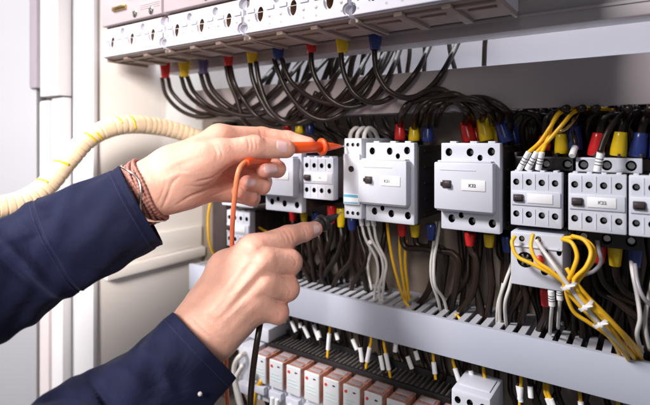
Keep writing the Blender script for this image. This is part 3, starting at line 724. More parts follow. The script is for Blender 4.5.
thin('white wire lying inside the tied yellow bundle', [P(*q) for q in [(536,240,-.014),(545,253,-.018),(556,268,-.024),(566,282,-.024),(581,302,-.020),(600,324,-.012),(620,345,.004),(632,360,.03)]], 'white_wire', .0019)
for i, (x, y, d, Y) in enumerate([(569,285,(6,9),-.020),(586,305,(8,8),-.016),(601,322,(8,9),-.010)]):
    c = P(x, y, Y); ax = (P(x+d[0], y+d[1], Y)-P(x, y, Y)).normalized(); bm = B()
    lathe(bm, c-ax*.0012, ax, [(.0066,0),(.0073,0),(.0073,.0026),(.0066,.0026),(.0066,0)], 22)
    o = ax.orthogonal(); box(bm, c.x-.0020, c.x+.0020, c.y-.0090, c.y-.0064, c.z-.0017, c.z+.0017, .0004)
    t = UP.cross(ax).normalized()
    cyl(bm, c + Vector((0,-.0082,0)), c + Vector((.006,-.0095,.003)), .0007)
    tag(obj('cable_tie', bm, 'paper', None, 'auto'), ['white cable tie knotted highest on the yellow bundle below its hoops','white cable tie round the middle of the yellow bundle','white cable tie lowest on the yellow bundle, nearest the duct'][i], 'cable tie', 'cable ties on the yellow bundle')
for xx, yy_, xt, yt in ((541,243,555,262),(541,250,549,246)):
    pass
for i,(x,y) in enumerate(((552,306),(560,300))):
    thin(['white tagged wire hanging under the red button block beside the red sleeve','white tagged wire nearest the first knot of the yellow bundle'][i], [P(x,y,.0),P(x-1,y+12,.01),P(x-2,y+28,.04)], 'white_wire', .0016, mks=[(P(x-1,y-16,-.002), P(x,y,.0), .0028)], name='tagged_wire', prt=True)

# ---------------------------------------------------------------- below the middle duct
GL = 'yellow wires with white tags hanging below the duct'
drops = [(282,316,286,322,'n'),(291,320,296,332,'n'),(300,322,301,328,'n'),(303,325,309,338,'w'),(313,323,319,340,'w'),(330,325,328,350,'y'),(318,330,320,338,'w'),(336,332,338,340,'w'),
         (352,338,357,350,'w'),(360,346,362,362,'w'),(371,340,367,362,'y'),(380,354,383,370,'w'),(384,345,389,370,'y'),(396,342,395,352,'w'),(407,355,412,369,'w'),(415,350,418,360,'w'),
         (433,356,435,374,'y'),(453,362,459,381,'y'),(470,369,475,385,'w'),(484,374,489,390,'y'),(518,384,521,402,'w'),(530,385,531,398,'w'),(521,380,520,400,'y'),(545,392,552,410,'y'),(548,392,556,412,'y'),(580,396,582,412,'y'),(618,404,620,416,'y')]
drops.sort(key=lambda d: d[0]+d[2])
for i, (x0, y0, x1, y1, k) in enumerate(drops):
    x = (x0+x1)/2; Yd = .052
    st = P(x0-2, y0-26, Yd+.01); a = P(x0, y0, Yd-.012); b = P(x1, y1, Yd-.014)
    nm = 'yellow' if k == 'y' else 'black'
    ml = .55 if k == 'y' else .15
    a2 = a.lerp(b, ml*.6)
    thin(f'{nm} wire with a white tag, {ORD[i]} of the tagged wires hanging below the duct', [st, a.lerp(st, .25), a, a2, a2.lerp(b, .5), b, b + (b-a)*.3], 'yellow_wire' if k == 'y' else 'cable', .0017,
         name='tagged_wire', group='tagged wires hanging below the duct', mks=[(a2, b, .0027)])
# comb terminal strip
cs = thing('comb_terminal_strip', 'long black comb shaped terminal strip between the duct and the amber relays', 'terminal strip', (-.4, .05, -.30))
def cspart(n, bm, m):
    o = obj(n, bm, m, cs, 'auto'); o.matrix_parent_inverse = Matrix.Translation(-Vector(cs.location)); return o
x0 = PX(268, .04); x1 = PX(452, .04); zc = P(360, 371, .04).z
bm = B(); box(bm, x0, x1, .034, .038, zc-.03, zc+.004, .0008); box(bm, x0, x1, .070, .074, zc-.03, zc+.010, .0008); box(bm, x0, x1, .0385, .0695, zc-.03, zc-.006)
cspart('base', bm, 'black')
bm = B(); x = x0+.002
while x < x1-.004:
    box(bm, x, x+.0022, .0385, .0695, zc-.0058, zc+.003, .0004)
    x += .0062
cspart('comb_teeth', bm, 'comb')
bm = B(); x = x0+.005
while x < x1-.004:
    lathe(bm, (x, .078, zc+.004), (0,-.3,1), [(0,0),(.0022,0),(.0022,.006),(.0016,.007),(0,.007)], 10); x += .0124
cspart('clamp_screw', bm, 'darkbrown')
# relays
RP = .0286
def make_relay():
    r = thing('plug_in_relay', 'x', 'relay', (0,0,0), 'amber topped relays in the bottom row')
    w = RP-.0060
    bm = B(); box(bm, 0, w, -.0016, .0016, -.036, .0, .0014, 3); f = obj('front_plate', bm, 'relaywhite', r, 'auto')
    bm = B(); box(bm, w-.0085, w-.0055, -.0020, -.0016, -.0075, -.0058); box(bm, w-.0055, w-.0045, -.0020, -.0016, -.007, -.0063); obj('marker_print', bm, 'ink', f)
    bm = B(); lathe(bm, (.0045, -.0015, -.0075), (0,-1,0), [(0,0),(.0018,0),(.0018,.0010),(0,.0010)], 12); obj('indicator_lamp', bm, 'screwred', r, 'auto')
    bm = B(); 
    for k in range(3): box(bm, .004, w-.006+.002*k, -.0020, -.0016, -.018-.004*k, -.0168-.004*k)
    obj('green_print', bm, 'seal', f)
    bm = B(); box(bm, 0, w, .0018, .030, -.036, -.0012, .0008)
    obj('amber_case', bm, 'relaytop', r, 'auto')
    bm = B()
    box(bm, .003, w-.003, .006, .012, -.0010, .0000, .0003); box(bm, .003, w-.003, .017, .026, -.0011, -.0002, .0003)
    obj('top_label', bm, 'lilac', r, 'auto')
    bm = B(); box(bm, -.001, w+.0012, .0035, .045, -.062, -.0365, .001)
    box(bm, .001, w-.001, -.004, .0034, -.050, -.040, .0008)
    obj('socket', bm, 'white', r, 'auto')
    return r
r0 = make_relay(); xr = PX(323.6, 0); zr = P(323.6, 376.4, 0).z
for j, i in enumerate(range(-4, 6)):
    o = r0 if j == 0 else copy_tree(r0)
    o.location = (xr + i*RP, 0, zr)
    o['label'] = ['white fronted relay with amber top, partly behind the black lead under the wrist','white fronted relay with amber top just right of the black lead'] [j] if j < 2 else f'white fronted relay with amber top, {ORD[j]} from the left in its row' 
# wires below relays
for i in range(-3, 5):
    x = xr + i*RP + .008
    for k in range(2):
        a = Vector((x+.008*k, -.004, zr-.055)); 
        thin(f'yellow wire in a white collar, {ORD[(i+3)*2+k]} of those under the amber relays', [a, a+Vector((0,-.003,-.012)), a+Vector((-.004,0,-.05)), a+Vector((-.006,.01,-.09))], 'yellow_wire', .0022, name='yellow_wire', group='yellow wires under the amber relays', mks=[(a+Vector((0,0,.008)), a+Vector((0,-.0015,-.006)), .0032)])
# end bracket left of relays
eb = thing('terminal_block', 'pale grey clamp block at the left end of the bottom row below the pointing wrist', 'terminal block', P(262, 335, .03))
def ebp(n, bm, m):
    o = obj(n, bm, m, eb, 'auto'); o.matrix_parent_inverse = Matrix.Translation(-Vector(eb.location)); return o
bm = B(); p = P(262, 328, .03); box(bm, p.x-.030, p.x+.012, .03, .085, p.z-.020, p.z, .003); box(bm, p.x-.05, p.x-.028, .02, .07, p.z-.038, p.z-.016, .003)
bm = bm; ebp('clamp', bm, 'white')
bm = B(); p2 = P(250, 350, .01); box(bm, p2.x-.022, p2.x+.006, .01, .06, p2.z-.06, p2.z+.002, .002); box(bm, p2.x-.018, p2.x+.028, .0, .05, p2.z-.058, p2.z-.045, .002); ebp('foot', bm, 'white')
bm = B(); screw(bm, p.x-.005, .0298, p.z-.010, .003, .4); ebp('screw', bm, 'metal')
for pts, m, lab in (([(243,365,-.02),(236,380,-.02),(240,400,-.02),(246,425,-.02)], 'white_wire', 'thick cream wire curling left of the black lead at the bottom'),
               ([(250,352,.02),(240,356,.0),(234,368,.0),(236,390,.0),(244,420,.0)], 'white_wire', 'cream wire behind the black lead at the bottom'),
               ([(262,380,.0),(256,392,.0),(252,420,.0)], 'yellow_wire', 'yellow wire dropping right beside the black lead at the bottom')):
    thin(lab, [P(*q) for q in pts], m, .0034)
bm = B(); x0 = PX(225, .08); 
box(bm, PX(212,.07), PX(226,.07), .07, .098, -.42, .03, .002)
tag(obj('support_strip', bm, 'darkbrown', None, 'auto'), 'narrow dark upright strip at the left edge of the plate behind the orange lead', 'support')
for i in range(8):
    x = -.52 + i*.055
    a = Vector((x, .05, -.335)); cablething('black_cable', 'dim black cable in the shadow beneath the amber relays', [[a, a+Vector((.01,-.01,-.04)), a+Vector((.03,.0,-.09)), a+Vector((.02,.02,-.16))]], .0045, 'cable', (), 'cable', 'dim cables beneath the amber relays')

# ================================================================== WRAPPED CABLE BUNDLE
wb = thing('wrapped_cable_bundle', 'fat cream spiral wrapped cable bundle with yellow rings, bowing over the sleeve at the left', 'cable bundle', W(48,188,.70))
path = [W(-60,215,.50), W(-20,210,.53), W(18,203,.56), W(45,187,.585), W(68,160,.605), W(92,136,.625), W(125,125,.655), W(165,128,.70), W(205,140,.735), W(235,150,.75)]
cpath = spline(path, 40); R = .0138
bm = B()
def wr(i, n=len(cpath)):
    return R
acc = 0; rings = []
pr = []
for i, p in enumerate(cpath):
    if i: acc += (cpath[i]-cpath[i-1]).length
    pr.append(acc)
tot = pr[-1]
def prof_s(t):
    i = int(t*(len(cpath)-1)); s = pr[i] % .0085
    return R*(1.0 - (.06 if s < .0014 else 0)) * (1.0 - .12*t)
tube(bm, cpath, R, 20, 0, 0, prof_s)
o = obj('spiral_wrap', bm, 'wrap', wb, 'all'); o.matrix_parent_inverse = Matrix.Translation(-Vector(wb.location))
def at_s(s):
    for i in range(len(pr)):
        if pr[i] >= s: return i
    return len(pr)-2
for f, a0_, a1_ in ((.27,-1.2,.3), (.345,-.9,.8), (.455,-.4,1.2), (.475,.2,1.3), (.56,-1.3,-.1), (.60,-1.3,.6)):
    i = at_s(f*tot); c = cpath[i]; tg = (cpath[i+1]-cpath[i-1]).normalized()
    bm = B(); pts = []
    nrm = tg.orthogonal().normalized()
    back_ = -FW; e1 = (back_ - tg*back_.dot(tg)).normalized(); e2 = tg.cross(e1)
    for k in range(17):
        a = a0_+(a1_-a0_)*k/16
        pts.append(c + (R*(1-.12*f)-.0014)*(math.cos(a)*e1+math.sin(a)*e2) + tg*(.004*a/1.7))
    tube(bm, pts, .0019, 8, 0)
    o = obj('yellow_ring', bm, 'yellow', wb, 'all'); o.matrix_parent_inverse = Matrix.Translation(-Vector(wb.location))
# ================================================================== THE PERSON (two forearms, hands, sleeves)
def Hc(px, py, z): return np.array([(px-325)/480*z, (140-py)/480*z, z], dtype=np.float32)   # camera frame
def c2w(a): return CAM + float(a[0])*RT + float(a[1])*UP + float(a[2])*FW
def smin(a, b, k):
    h = np.clip(.5+.5*(b-a)/k, 0, 1)
    return b*(1-h)+a*h - k*h*(1-h)
def cone(Pn, a, b, ra, rb):
    ba = b-a; pa = Pn-a
    t = np.clip((pa@ba)/float(ba@ba), 0, 1)
    return np.linalg.norm(pa - t[..., None]*ba, axis=-1) - (ra+t*(rb-ra))
def ell(Pn, c, r, ax):       # ellipsoid, ax = 3x3 rows of axes
    q = (Pn-c)@ax.T/np.array(r, dtype=np.float32)
    k = np.linalg.norm(q, axis=-1)
    return (k-1)*min(r)
def hand_field(h):
    def f(Pn):
        palm = None
        for a, b, ra, rb, k in h['palm']:
            d = cone(Pn, a, b, ra, rb)
            palm = d if palm is None else smin(palm, d, k)
        tot = palm
        for fg in h['fingers']:
            J = fg['j']; R_ = fg['r']
            d = cone(Pn, J[0], J[1], R_[0], R_[1])
            d = smin(palm, d, fg.get('k', .010))
            e = None
            for i in range(1, len(J)-1):
                c = cone(Pn, J[i], J[i+1], R_[i], R_[i+1])
                e = c if e is None else smin(e, c, .0035)
            pd = cone(Pn, J[0], J[1], R_[0], R_[1])
            # join the outer bones to their own first bone only
            join = smin(pd, e, .0035)
            d = smin(d, join, .0008) if not fg.get('soft') else smin(d, join, fg['soft'])
            tot = np.minimum(tot, d)
        for a, b, ra, rb, k in h.get('ridges', []):
            tot = smin(tot, cone(Pn, a, b, ra, rb), k)
        for a, b, ra, rb, k in h.get('dents', []):
            tot = -smin(-tot, cone(Pn, a, b, ra, rb), k)
        return tot
    return f
def surface(f, lo, hi, s):
    ax = [np.arange(lo[i], hi[i], s, dtype=np.float32) for i in range(3)]
    nx, ny, nz = map(len, ax)
    F = np.empty((nx, ny, nz), dtype=np.float32)
    Y, Z = np.meshgrid(ax[1], ax[2], indexing='ij')
    K = 10
    cs = [[(a_[i], a_[min(i+K, len(a_))-1]) for i in range(0, len(a_), K)] for a_ in ax]
    C = np.array([[(x[0]+x[1])/2, (y[0]+y[1])/2, (z[0]+z[1])/2] for x in cs[0] for y in cs[1] for z in cs[2]], dtype=np.float32)
    FC = f(C).reshape(len(cs[0]), len(cs[1]), len(cs[2])); lim = K*s*.87+.009
    for i in range(len(cs[0])):
        for j in range(len(cs[1])):
            for k in range(len(cs[2])):
                sl = (slice(i*K, i*K+K), slice(j*K, j*K+K), slice(k*K, k*K+K)); v = FC[i, j, k]
                if abs(v) > lim: F[sl] = v
                else:
                    G = np.meshgrid(ax[0][sl[0]], ax[1][sl[1]], ax[2][sl[2]], indexing='ij')
                    F[sl] = f(np.stack(G, -1))
    I = F < 0
    acc = np.zeros((nx-1, ny-1, nz-1, 3), dtype=np.float32); cnt = np.zeros((nx-1, ny-1, nz-1), dtype=np.float32)
    for d in range(3):
        o = [k for k in range(3) if k != d]
        sl0 = [slice(None)]*3; sl1 = [slice(None)]*3; sl0[d] = slice(0, -1); sl1[d] = slice(1, None)
        A = F[tuple(sl0)]; Bv = F[tuple(sl1)]
        cross = (A < 0) != (Bv < 0)
        t = np.where(cross, A/(A-Bv+1e-12), 0)
        for u in (0, 1):
            for v in (0, 1):
                sl = [slice(None)]*3
                sl[o[0]] = slice(u, u+[nx-1, ny-1, nz-1][o[0]]); sl[o[1]] = slice(v, v+[nx-1, ny-1, nz-1][o[1]])
                c = cross[tuple(sl)]; tt = t[tuple(sl)]
                cnt += c
                acc[..., d] += np.where(c, tt, 0); acc[..., o[0]] += c*u; acc[..., o[1]] += c*v
    m = cnt > 0
    idx = -np.ones(m.shape, dtype=np.int64); idx[m] = np.arange(m.sum())
    base = np.argwhere(m).astype(np.float32)
    V = (base + acc[m]/cnt[m][:, None])*s + np.array(lo, dtype=np.float32)
    Q = []
    for d in range(3):
        o = [k for k in range(3) if k != d]
        sl0 = [slice(None)]*3; sl1 = [slice(None)]*3; sl0[d] = slice(0, -1); sl1[d] = slice(1, None)
        cross = I[tuple(sl0)] != I[tuple(sl1)]
        e = np.argwhere(cross)
        ok = (e[:, o[0]] > 0) & (e[:, o[1]] > 0) & (e[:, o[0]] < m.shape[o[0]]) & (e[:, o[1]] < m.shape[o[1]])
        e = e[ok]
        c = []
        for u, v in ((1, 1), (0, 1), (0, 0), (1, 0)):
            g = e.copy(); g[:, o[0]] -= u; g[:, o[1]] -= v
            c.append(idx[g[:, 0], g[:, 1], g[:, 2]])
        q = np.stack(c, 1)
        ins = I[e[:, 0], e[:, 1], e[:, 2]]
        flip = ins if d != 1 else ~ins
        q[~flip] = q[~flip][:, ::-1]
        Q.append(q)
    Q = np.concatenate(Q); Q = Q[(Q >= 0).all(1)]
    for _ in range(2):                      # pull the vertices onto the true surface
        g, fv = grad(f, V); V = V - np.clip(fv, -s, s)[:, None]*g
    return V, Q
def grad(f, V, e=2e-4):
    fv = f(V); g = np.stack([f(V+np.eye(3, dtype=np.float32)[k]*e)-f(V-np.eye(3, dtype=np.float32)[k]*e) for k in range(3)], -1)
    g /= np.linalg.norm(g, axis=-1, keepdims=True)+1e-9
    return g, fv
person = thing('person', 'person in a navy work jacket reaching in from the left with two bare hands', 'person', W(-100, 500, .35))
def pchild(name, verts, faces, m, par=None, flush=None, smooth=True):
    me = bpy.data.meshes.new(name); me.from_pydata([tuple(v) for v in verts], [], [tuple(map(int, q)) for q in faces]); me.validate()
    me.materials.append(M[m])
    if smooth:
        me.polygons.foreach_set('use_smooth', [True]*len(me.polygons))
    if flush is not None:
        a = me.attributes.new('flush', 'FLOAT', 'POINT'); a.data.foreach_set('value', flush)
    o = bpy.data.objects.new(name, me); link(o, par or person)
    if par is None: o.matrix_parent_inverse = Matrix.Translation(-Vector(person.location))
    bm = bmesh.new(); bm.from_mesh(me); bmesh.ops.recalc_face_normals(bm, faces=bm.faces); bm.to_mesh(me); bm.free()
    return o
def crease(f, V, pts, amp, wd):
    """push the surface in (amp > 0) or out (amp < 0) along a line drawn over the side that faces the viewer"""
    out = []
    q = spline([Vector((a, b, 0)) for a, b in pts], 10)
    for v in q:
        d = np.array([(v.x-325)/480, (140-v.y)/480, 1.], dtype=np.float32); z = .36
        for _ in range(60):
            g = float(f((d*z)[None])[0])
            if g < .0002: break
            z += g*.8
        out.append(d*z)
    C = np.array(out, dtype=np.float32); n = len(C)
    near = np.where(np.linalg.norm(V-C.mean(0), axis=1) < np.linalg.norm(C-C.mean(0), axis=1).max()+.01)[0]
    D = np.full(len(near), 9., dtype=np.float32); T = np.zeros(len(near), dtype=np.float32)
    for i in range(n-1):
        ba = C[i+1]-C[i]; pa = V[near]-C[i]; t = np.clip(pa@ba/max(float(ba@ba), 1e-12), 0, 1)
        dd = np.linalg.norm(pa-t[:, None]*ba, axis=1); m = dd < D; D[m] = dd[m]; T[m] = (i+t[m])/(n-1)
    g, _ = grad(f, V[near])
    V[near] -= (amp*np.exp(-(D/wd)**2)*np.sin(np.pi*np.clip(T*.9+.05, 0, 1))**.6)[:, None]*g
def build_hand(h, s=.0011):
    f = hand_field(h)
    allp = [x for c in h['palm'] for x in (c[0], c[1])] + [x for g in h['fingers'] for x in g['j']]
    lo = np.min(allp, 0)-.035; hi = np.max(allp, 0)+.035
    V, Q = surface(f, lo, hi, s)
    fl = np.zeros(len(V), dtype=np.float32)
    for g in h['fingers']:
        for i, J in enumerate(g['j']):
            rr = .011 if i else .014
            fl = np.maximum(fl, (.9 if i else .5)*np.exp(-((V-J)**2).sum(1)/rr**2))
    for pts, amp, wd in h.get('creases', []): crease(f, V, pts, amp, wd)
    Wv = [c2w(v) for v in V]
    o = pchild('hand', Wv, Q, 'skin', None, fl)
    return o, f
def nail(f, hand, c, axis, up, w, l, name='fingernail'):
    """a nail plate: a patch of the finger's own surface lifted a little; c a point near the surface, axis towards the tip, up outward"""
    axis = axis/np.linalg.norm(axis); up = up/np.linalg.norm(up); up = up-axis*(up@axis); up /= np.linalg.norm(up); sd = np.cross(axis, up)
    nu, nv = 13, 15; pts = []
    for j in range(nv):
        for i in range(nu):
            u = -1+2*i/(nu-1); v = -1+2*j/(nv-1)
            # superellipse outline
            uu = u*math.sqrt(max(0, 1-.30*v*v)); vv = v*math.sqrt(max(0, 1-.30*u*u))
            pts.append(c + sd*uu*w/2 + axis*vv*l/2 + up*.004)
    V = np.array(pts, dtype=np.float32)
    for _ in range(14):
        V = V - up.astype(np.float32)*np.clip(f(V), -.002, .002)[:, None]*.8
    e = np.array([max(abs(-1+2*i/(nu-1)), abs(-1+2*j/(nv-1))) for j in range(nv) for i in range(nu)])
    V = V + up.astype(np.float32)*(.00045*(1-e**6) - .0003*e**6)[:, None]
    V = V.astype(np.float32)
    F = [(j*nu+i, j*nu+i+1, (j+1)*nu+i+1, (j+1)*nu+i) for j in range(nv-1) for i in range(nu-1)]
    return pchild(name, [c2w(v) for v in V], F, 'nail', hand)
H = Hc
# ---- upper hand (left hand, palm towards the camera, thumb and index hold the orange probe)
A = {'palm': [
    (H(118,205,.450), H(150,188,.462), .027, .0235, .01),
    (H(150,183,.462), H(176,172,.466), .0205, .020, .015),
    (H(152,196,.462), H(186,190,.466), .020, .017, .015),
    (H(172,166,.468), H(218,140,.492), .0195, .0135, .014),
    (H(176,172,.468), H(228,156,.500), .019, .0135, .014),
    (H(178,180,.468), H(229,174,.500), .018, .013, .014),
    (H(178,190,.466), H(226,189,.492), .017, .0115, .014),
    (H(176,176,.458), H(204,164,.458), .019, .0165, .012),       # thenar
    (H(196,160,.466), H(216,143,.482), .015, .011, .012),         # web
  ],
  'fingers': [
    {'j': [H(204,161,.458), H(222,153,.458), H(254,147,.462), H(286,149,.468)], 'r': [.0155,.0135,.0118,.0098], 'k': .014, 'soft': .004},
    {'j': [H(220,137,.492), H(262,136,.512), H(288,139,.510), H(309,144,.505)], 'r': [.0125,.0100,.0090,.0076], 'k': .012},
    {'j': [H(230,157,.500), H(271,163,.512), H(277,169,.490), H(264,170,.472)], 'r': [.0125,.0100,.0092,.0083]},
    {'j': [H(231,175,.500), H(263,182,.508), H(262,186,.486), H(247,183,.470)], 'r': [.0120,.0096,.0088,.0080]},
    {'j': [H(227,190,.492), H(252,198,.500), H(250,197,.480), H(238,192,.468)], 'r': [.0110,.0086,.0078,.0070]},
  ],
  'ridges': [(H(160,165,.448), H(205,150,.4495), .003, .003, .008), (H(152,195,.443), H(172,188,.447), .0022,.0022,.006),
     (H(246,141,.455), H(258,141,.456), .003,.003,.006)],
  'dents': [(H(205,172,.447), H(226,163,.455), .0012,.0010,.006)],
}
def deeper(p):
    px = p[0]/p[2]*480+325; k = 1 + .075*max(0., min(1., (px-150)/140))
    return (p*k).astype(np.float32)
A['palm'] = [(deeper(a), deeper(b), c, d, e) for a, b, c, d, e in A['palm']]
for g in A['fingers']: g['j'] = [deeper(j) for j in g['j']]
A['ridges'] = [(deeper(a), deeper(b), c, d, e) for a, b, c, d, e in A['ridges']]
A['dents'] = [(deeper(a), deeper(b), c, d, e) for a, b, c, d, e in A['dents']]
A['creases'] = [([(163,207),(168,196),(172,184),(180,176)], .0011, .0016), ([(158,203),(163,192),(166,182)], .0006, .0012),
   ([(178,204),(190,197),(206,190),(222,180),(234,176)], .0012, .0018), ([(196,182),(212,178),(226,168),(236,163)], .0013, .0018), ([(186,186),(204,186),(216,178)], .0006, .0014),
   ([(222,170),(230,178),(238,182)], .0009, .0014), ([(212,196),(222,192),(232,188)], .0007, .0013),
   ([(247,137),(249,145),(248,153)], .0006, .0010), ([(251,137),(253,145),(252,153)], .0006, .0009), ([(256,138),(257,144),(257,151)], .0004, .0009),
   ([(214,146),(217,153),(216,161)], .0005, .0012), ([(220,147),(222,154),(221,160)], .0004, .0010),
   ([(259,129),(261,134),(262,140)], .0005, .0009), ([(265,129),(267,135)], .0004, .0009), ([(286,132),(288,138)], .0004, .0008),
   ([(160,170),(178,162),(198,154)], -.0008, .0030), ([(164,180),(182,174),(196,172)], -.0006, .0025), ([(170,168),(190,172),(205,170)], .0004, .0016)]
hA, fA = build_hand(A)
cz = np.array([0, 0, -1.])
nail(fA, hA, deeper(H(282,146.5,.459)), H(292,147.5,.463)-H(278,146,.460), cz+np.array([0.1,.55,0]), .0125, .0135)
nail(fA, hA, deeper(H(268,169,.463)), H(262,170.5,.465)-H(274,168,.463), cz+np.array([.25,.12,0]), .0098, .0105)
nail(fA, hA, deeper(H(250,182,.461)), H(244,182,.462)-H(256,183,.462), cz+np.array([.2,.15,0]), .0092, .0100)
# ---- lower hand (right hand, back towards the camera, index finger on the black probe)
Bh = {'palm': [
    (H(176,362,.432), H(203,334,.450), .028, .0245, .01),
    (H(192,322,.455), H(215,300,.464), .0175, .017, .014),
    (H(216,340,.450), H(232,322,.458), .0175, .0165, .014),
    (H(200,318,.462), H(252,250,.474), .0180, .0125, .013),
    (H(206,323,.458), H(264,263,.466), .0185, .0122, .013),
    (H(212,328,.457), H(266,284,.464), .0180, .0120, .013),
    (H(220,334,.458), H(258,303,.462), .0175, .0125, .013),
    (H(206,300,.478), H(226,266,.490), .0170, .0150, .014),      # thumb metacarpal side
    (H(226,272,.484), H(246,252,.484), .0150, .0120, .012),
    (H(232,320,.470), H(255,308,.475), .0160, .0130, .012),
    (H(262,273,.474), H(284,276,.484), .0115, .0095, .009), (H(260,295,.472), H(277,300,.480), .0115, .0095, .009), (H(264,256,.480), H(284,252,.494), .0110, .0085, .008),
  ],
  'fingers': [
    {'j': [H(254,249,.473), H(288,236,.498), H(304,232,.514), H(315,229,.526)], 'r': [.0125,.0108,.0100,.0084], 'k': .012},
    {'j': [H(265,262,.466), H(291,262,.482), H(287,258,.507), H(272,255,.515)], 'r': [.0122,.0105,.0095,.008], 'k': .013, 'soft': .004},
    {'j': [H(266,284,.464), H(288,289,.474), H(284,283,.498), H(268,279,.508)], 'r': [.0120,.0104,.0092,.008], 'k': .013, 'soft': .004},
    {'j': [H(258,303,.462), H(278,313,.466), H(276,306,.487), H(262,300,.498)], 'r': [.0112,.0094,.0085,.0075], 'k': .013, 'soft': .004},
    {'j': [H(224,268,.496), H(250,254,.510), H(276,244,.522), H(298,236,.530)], 'r': [.0140,.0115,.0105,.009], 'k': .012},
  ],
  'ridges': [(H(212,312,.4385), H(254,254,.4605), .0024,.0030,.007), (H(218,316,.4385), H(262,264,.4530), .0024,.0030,.007), (H(224,322,.4390), H(264,284,.4510), .0022,.0028,.007),
             (H(230,328,.441), H(256,302,.4490), .0020,.0026,.007), (H(206,300,.447), H(238,285,.449), .0014,.0012,.004), (H(238,285,.449), H(252,268,.4545), .0012,.0012,.004),
             (H(254,249,.4615), H(258,247,.4645), .0045,.004,.007), (H(264,262,.4555), H(268,262,.457), .0045,.004,.007), (H(266,284,.4535), H(269,285,.4545), .0042,.004,.007)],
  'dents': [],
}
Bh['creases'] = [([(285,231),(289,237),(291,244)], .0007, .0009), ([(290,230),(293,236),(295,243)], .0006, .0009), ([(281,232),(285,239),(286,246)], .0004, .0009),
   ([(302,226),(305,232),(306,237)], .0006, .0008), ([(306,225),(308,231)], .0004, .0008),
   ([(292,256),(296,262),(294,268)], .0005, .0009), ([(284,284),(290,290),(289,296)], .0005, .0009), ([(274,309),(279,314),(278,320)], .0004, .0009),
   ([(266,271),(276,274),(288,277)], .0008, .0014), ([(264,295),(272,299),(282,302)], .0008, .0014),
   ([(196,322),(210,334),(222,340)], .0005, .0011), ([(190,316),(204,328),(226,346)], .0004, .0011),
   ([(208,268),(222,262),(240,252)], .0004, .0016), ([(206,296),(222,288),(236,272),(250,262)], -.0004, .0013), ([(214,310),(228,296),(240,290),(252,276)], -.0004, .0012), ([(222,322),(238,308),(246,296)], -.0003, .0012)]
hB, fB = build_hand(Bh)
nail(fB, hB, H(315,229,.518), H(318,227.5,.527)-H(306,231.5,.514), cz*.8+np.array([.55,-.1,0]), .0110, .0120)

# ---- sleeves
def sleeve(path, seed, folds, cuff, thick=.0022, nu=120, nv=150, seam=None):
    """path: list of (px, py, z, ra, rb); ra across the arm in the picture, rb in depth"""
    rnd = np.random.RandomState(seed)
    pts = [Vector((*H(p[0], p[1], p[2]),)) for p in path]
    c = spline(pts, 24); n = len(c)
    def interp(k, t):
        x = t*(len(path)-1); i = min(int(x), len(path)-2); u = x-i; u = u*u*(3-2*u)
        return path[i][k]*(1-u)+path[i+1][k]*u
    L = [0]
    for i in range(1, n): L.append(L[-1]+(c[i]-c[i-1]).length)
    rows = []
    ph = rnd.uniform(0, 6.28, 12)
    skew = Vector((0, 0, -1))
    for j in range(nv+1):
        t = j/nv; x = t*(n-1); i = min(int(x), n-2); u = x-i
        p = c[i].lerp(c[i+1], u); tg = (c[min(i+2, n-1)]-c[max(i-1, 0)]).normalized()
        b = (skew - tg*skew.dot(tg)).normalized(); a = tg.cross(b)
        s = L[i]+(L[i+1]-L[i])*u          # metres from the cuff
        ra = interp(3, t); rb = interp(4, t)
        row = []
        for k in range(nu):
            th = 2*math.pi*k/nu
            d = 0
            for (s0, th0, wd, ws, amp, sl) in folds:
                dth = (th-th0+math.pi) % (2*math.pi)-math.pi
                q = (s-s0-sl*dth)/ws
                d += 1.5*amp*math.exp(-q*q)*math.exp(-(dth/wd)**2)
            d += .0011*math.sin(3*th+ph[0]+s*40)*min(1, s/.03) + .0008*math.sin(5*th+ph[1]-s*75) + .0006*math.sin(9*th+ph[2]+s*130)*min(1, s/.02)
            if cuff: 
                d += .0012 if s < cuff else 0
                d -= .0011*math.exp(-((s-cuff)/.0012)**2)
                d -= .0006*math.exp(-((s-.006)/.0009)**2)
                d += .0008*math.exp(-(s/.002)**2)
            if seam is not None and s > (cuff or 0):
                dth = (th-seam+math.pi) % (2*math.pi)-math.pi
                d += .0009/(1+math.exp(-dth*60)) * math.exp(-(dth/.5)**2) - .0008*math.exp(-((dth)/.03)**2)
            off = tg*(0.0)
            row.append(p + a*(ra+d)*math.cos(th) + b*(rb+d)*math.sin(th) + off)
        rows.append(row)
    # inner lining folds back inside the opening
    verts = []; faces = []
    inner = []
    for j in (0, 0, 6, 16):
        t = j/nv
        inner.append([])
    first = rows[0]; cen = sum(first, Vector())/nu
    lip = [[v.lerp(cen, thick*.5/.04) + (c[0]-c[1]).normalized()*.0006 for v in first], [v.lerp(cen, thick/.04) for v in first]]
    ins = [[v.lerp(sum(rows[j], Vector())/nu, thick/.04) for v in rows[j]] for j in (4, 10, 20, 32)]
    allr = list(reversed(ins)) + [lip[1], lip[0]] + rows
    for r in allr: verts += [c2w(v) for v in r]
    for j in range(len(allr)-1):
        for k in range(nu): faces.append((j*nu+k, j*nu+(k+1) % nu, (j+1)*nu+(k+1) % nu, (j+1)*nu+k))
    o = pchild('sleeve', verts, faces, 'cloth')
    # stitching along the cuff edges
    for s0 in ([.0085] if not cuff else [.0085, cuff-.003, cuff+.003]):
        bm = B(); j = min(range(nv+1), key=lambda q: abs(L[min(int(q/nv*(n-1)), n-1)]-s0))
        row = rows[j]; cn = sum(row, Vector())/nu
        up2 = [c2w(v + (v-cn).normalized()*.0001) for v in row]
        for k in range(0, nu, 1):
            a_ = up2[k]; b_ = up2[(k+1) % nu]
            for q0 in (0.05, .55): tube(bm, [a_.lerp(b_, q0), a_.lerp(b_, q0+.36)], .00032, 5, 0)
        so = obj('stitching', bm, 'thread', o); 
    return o
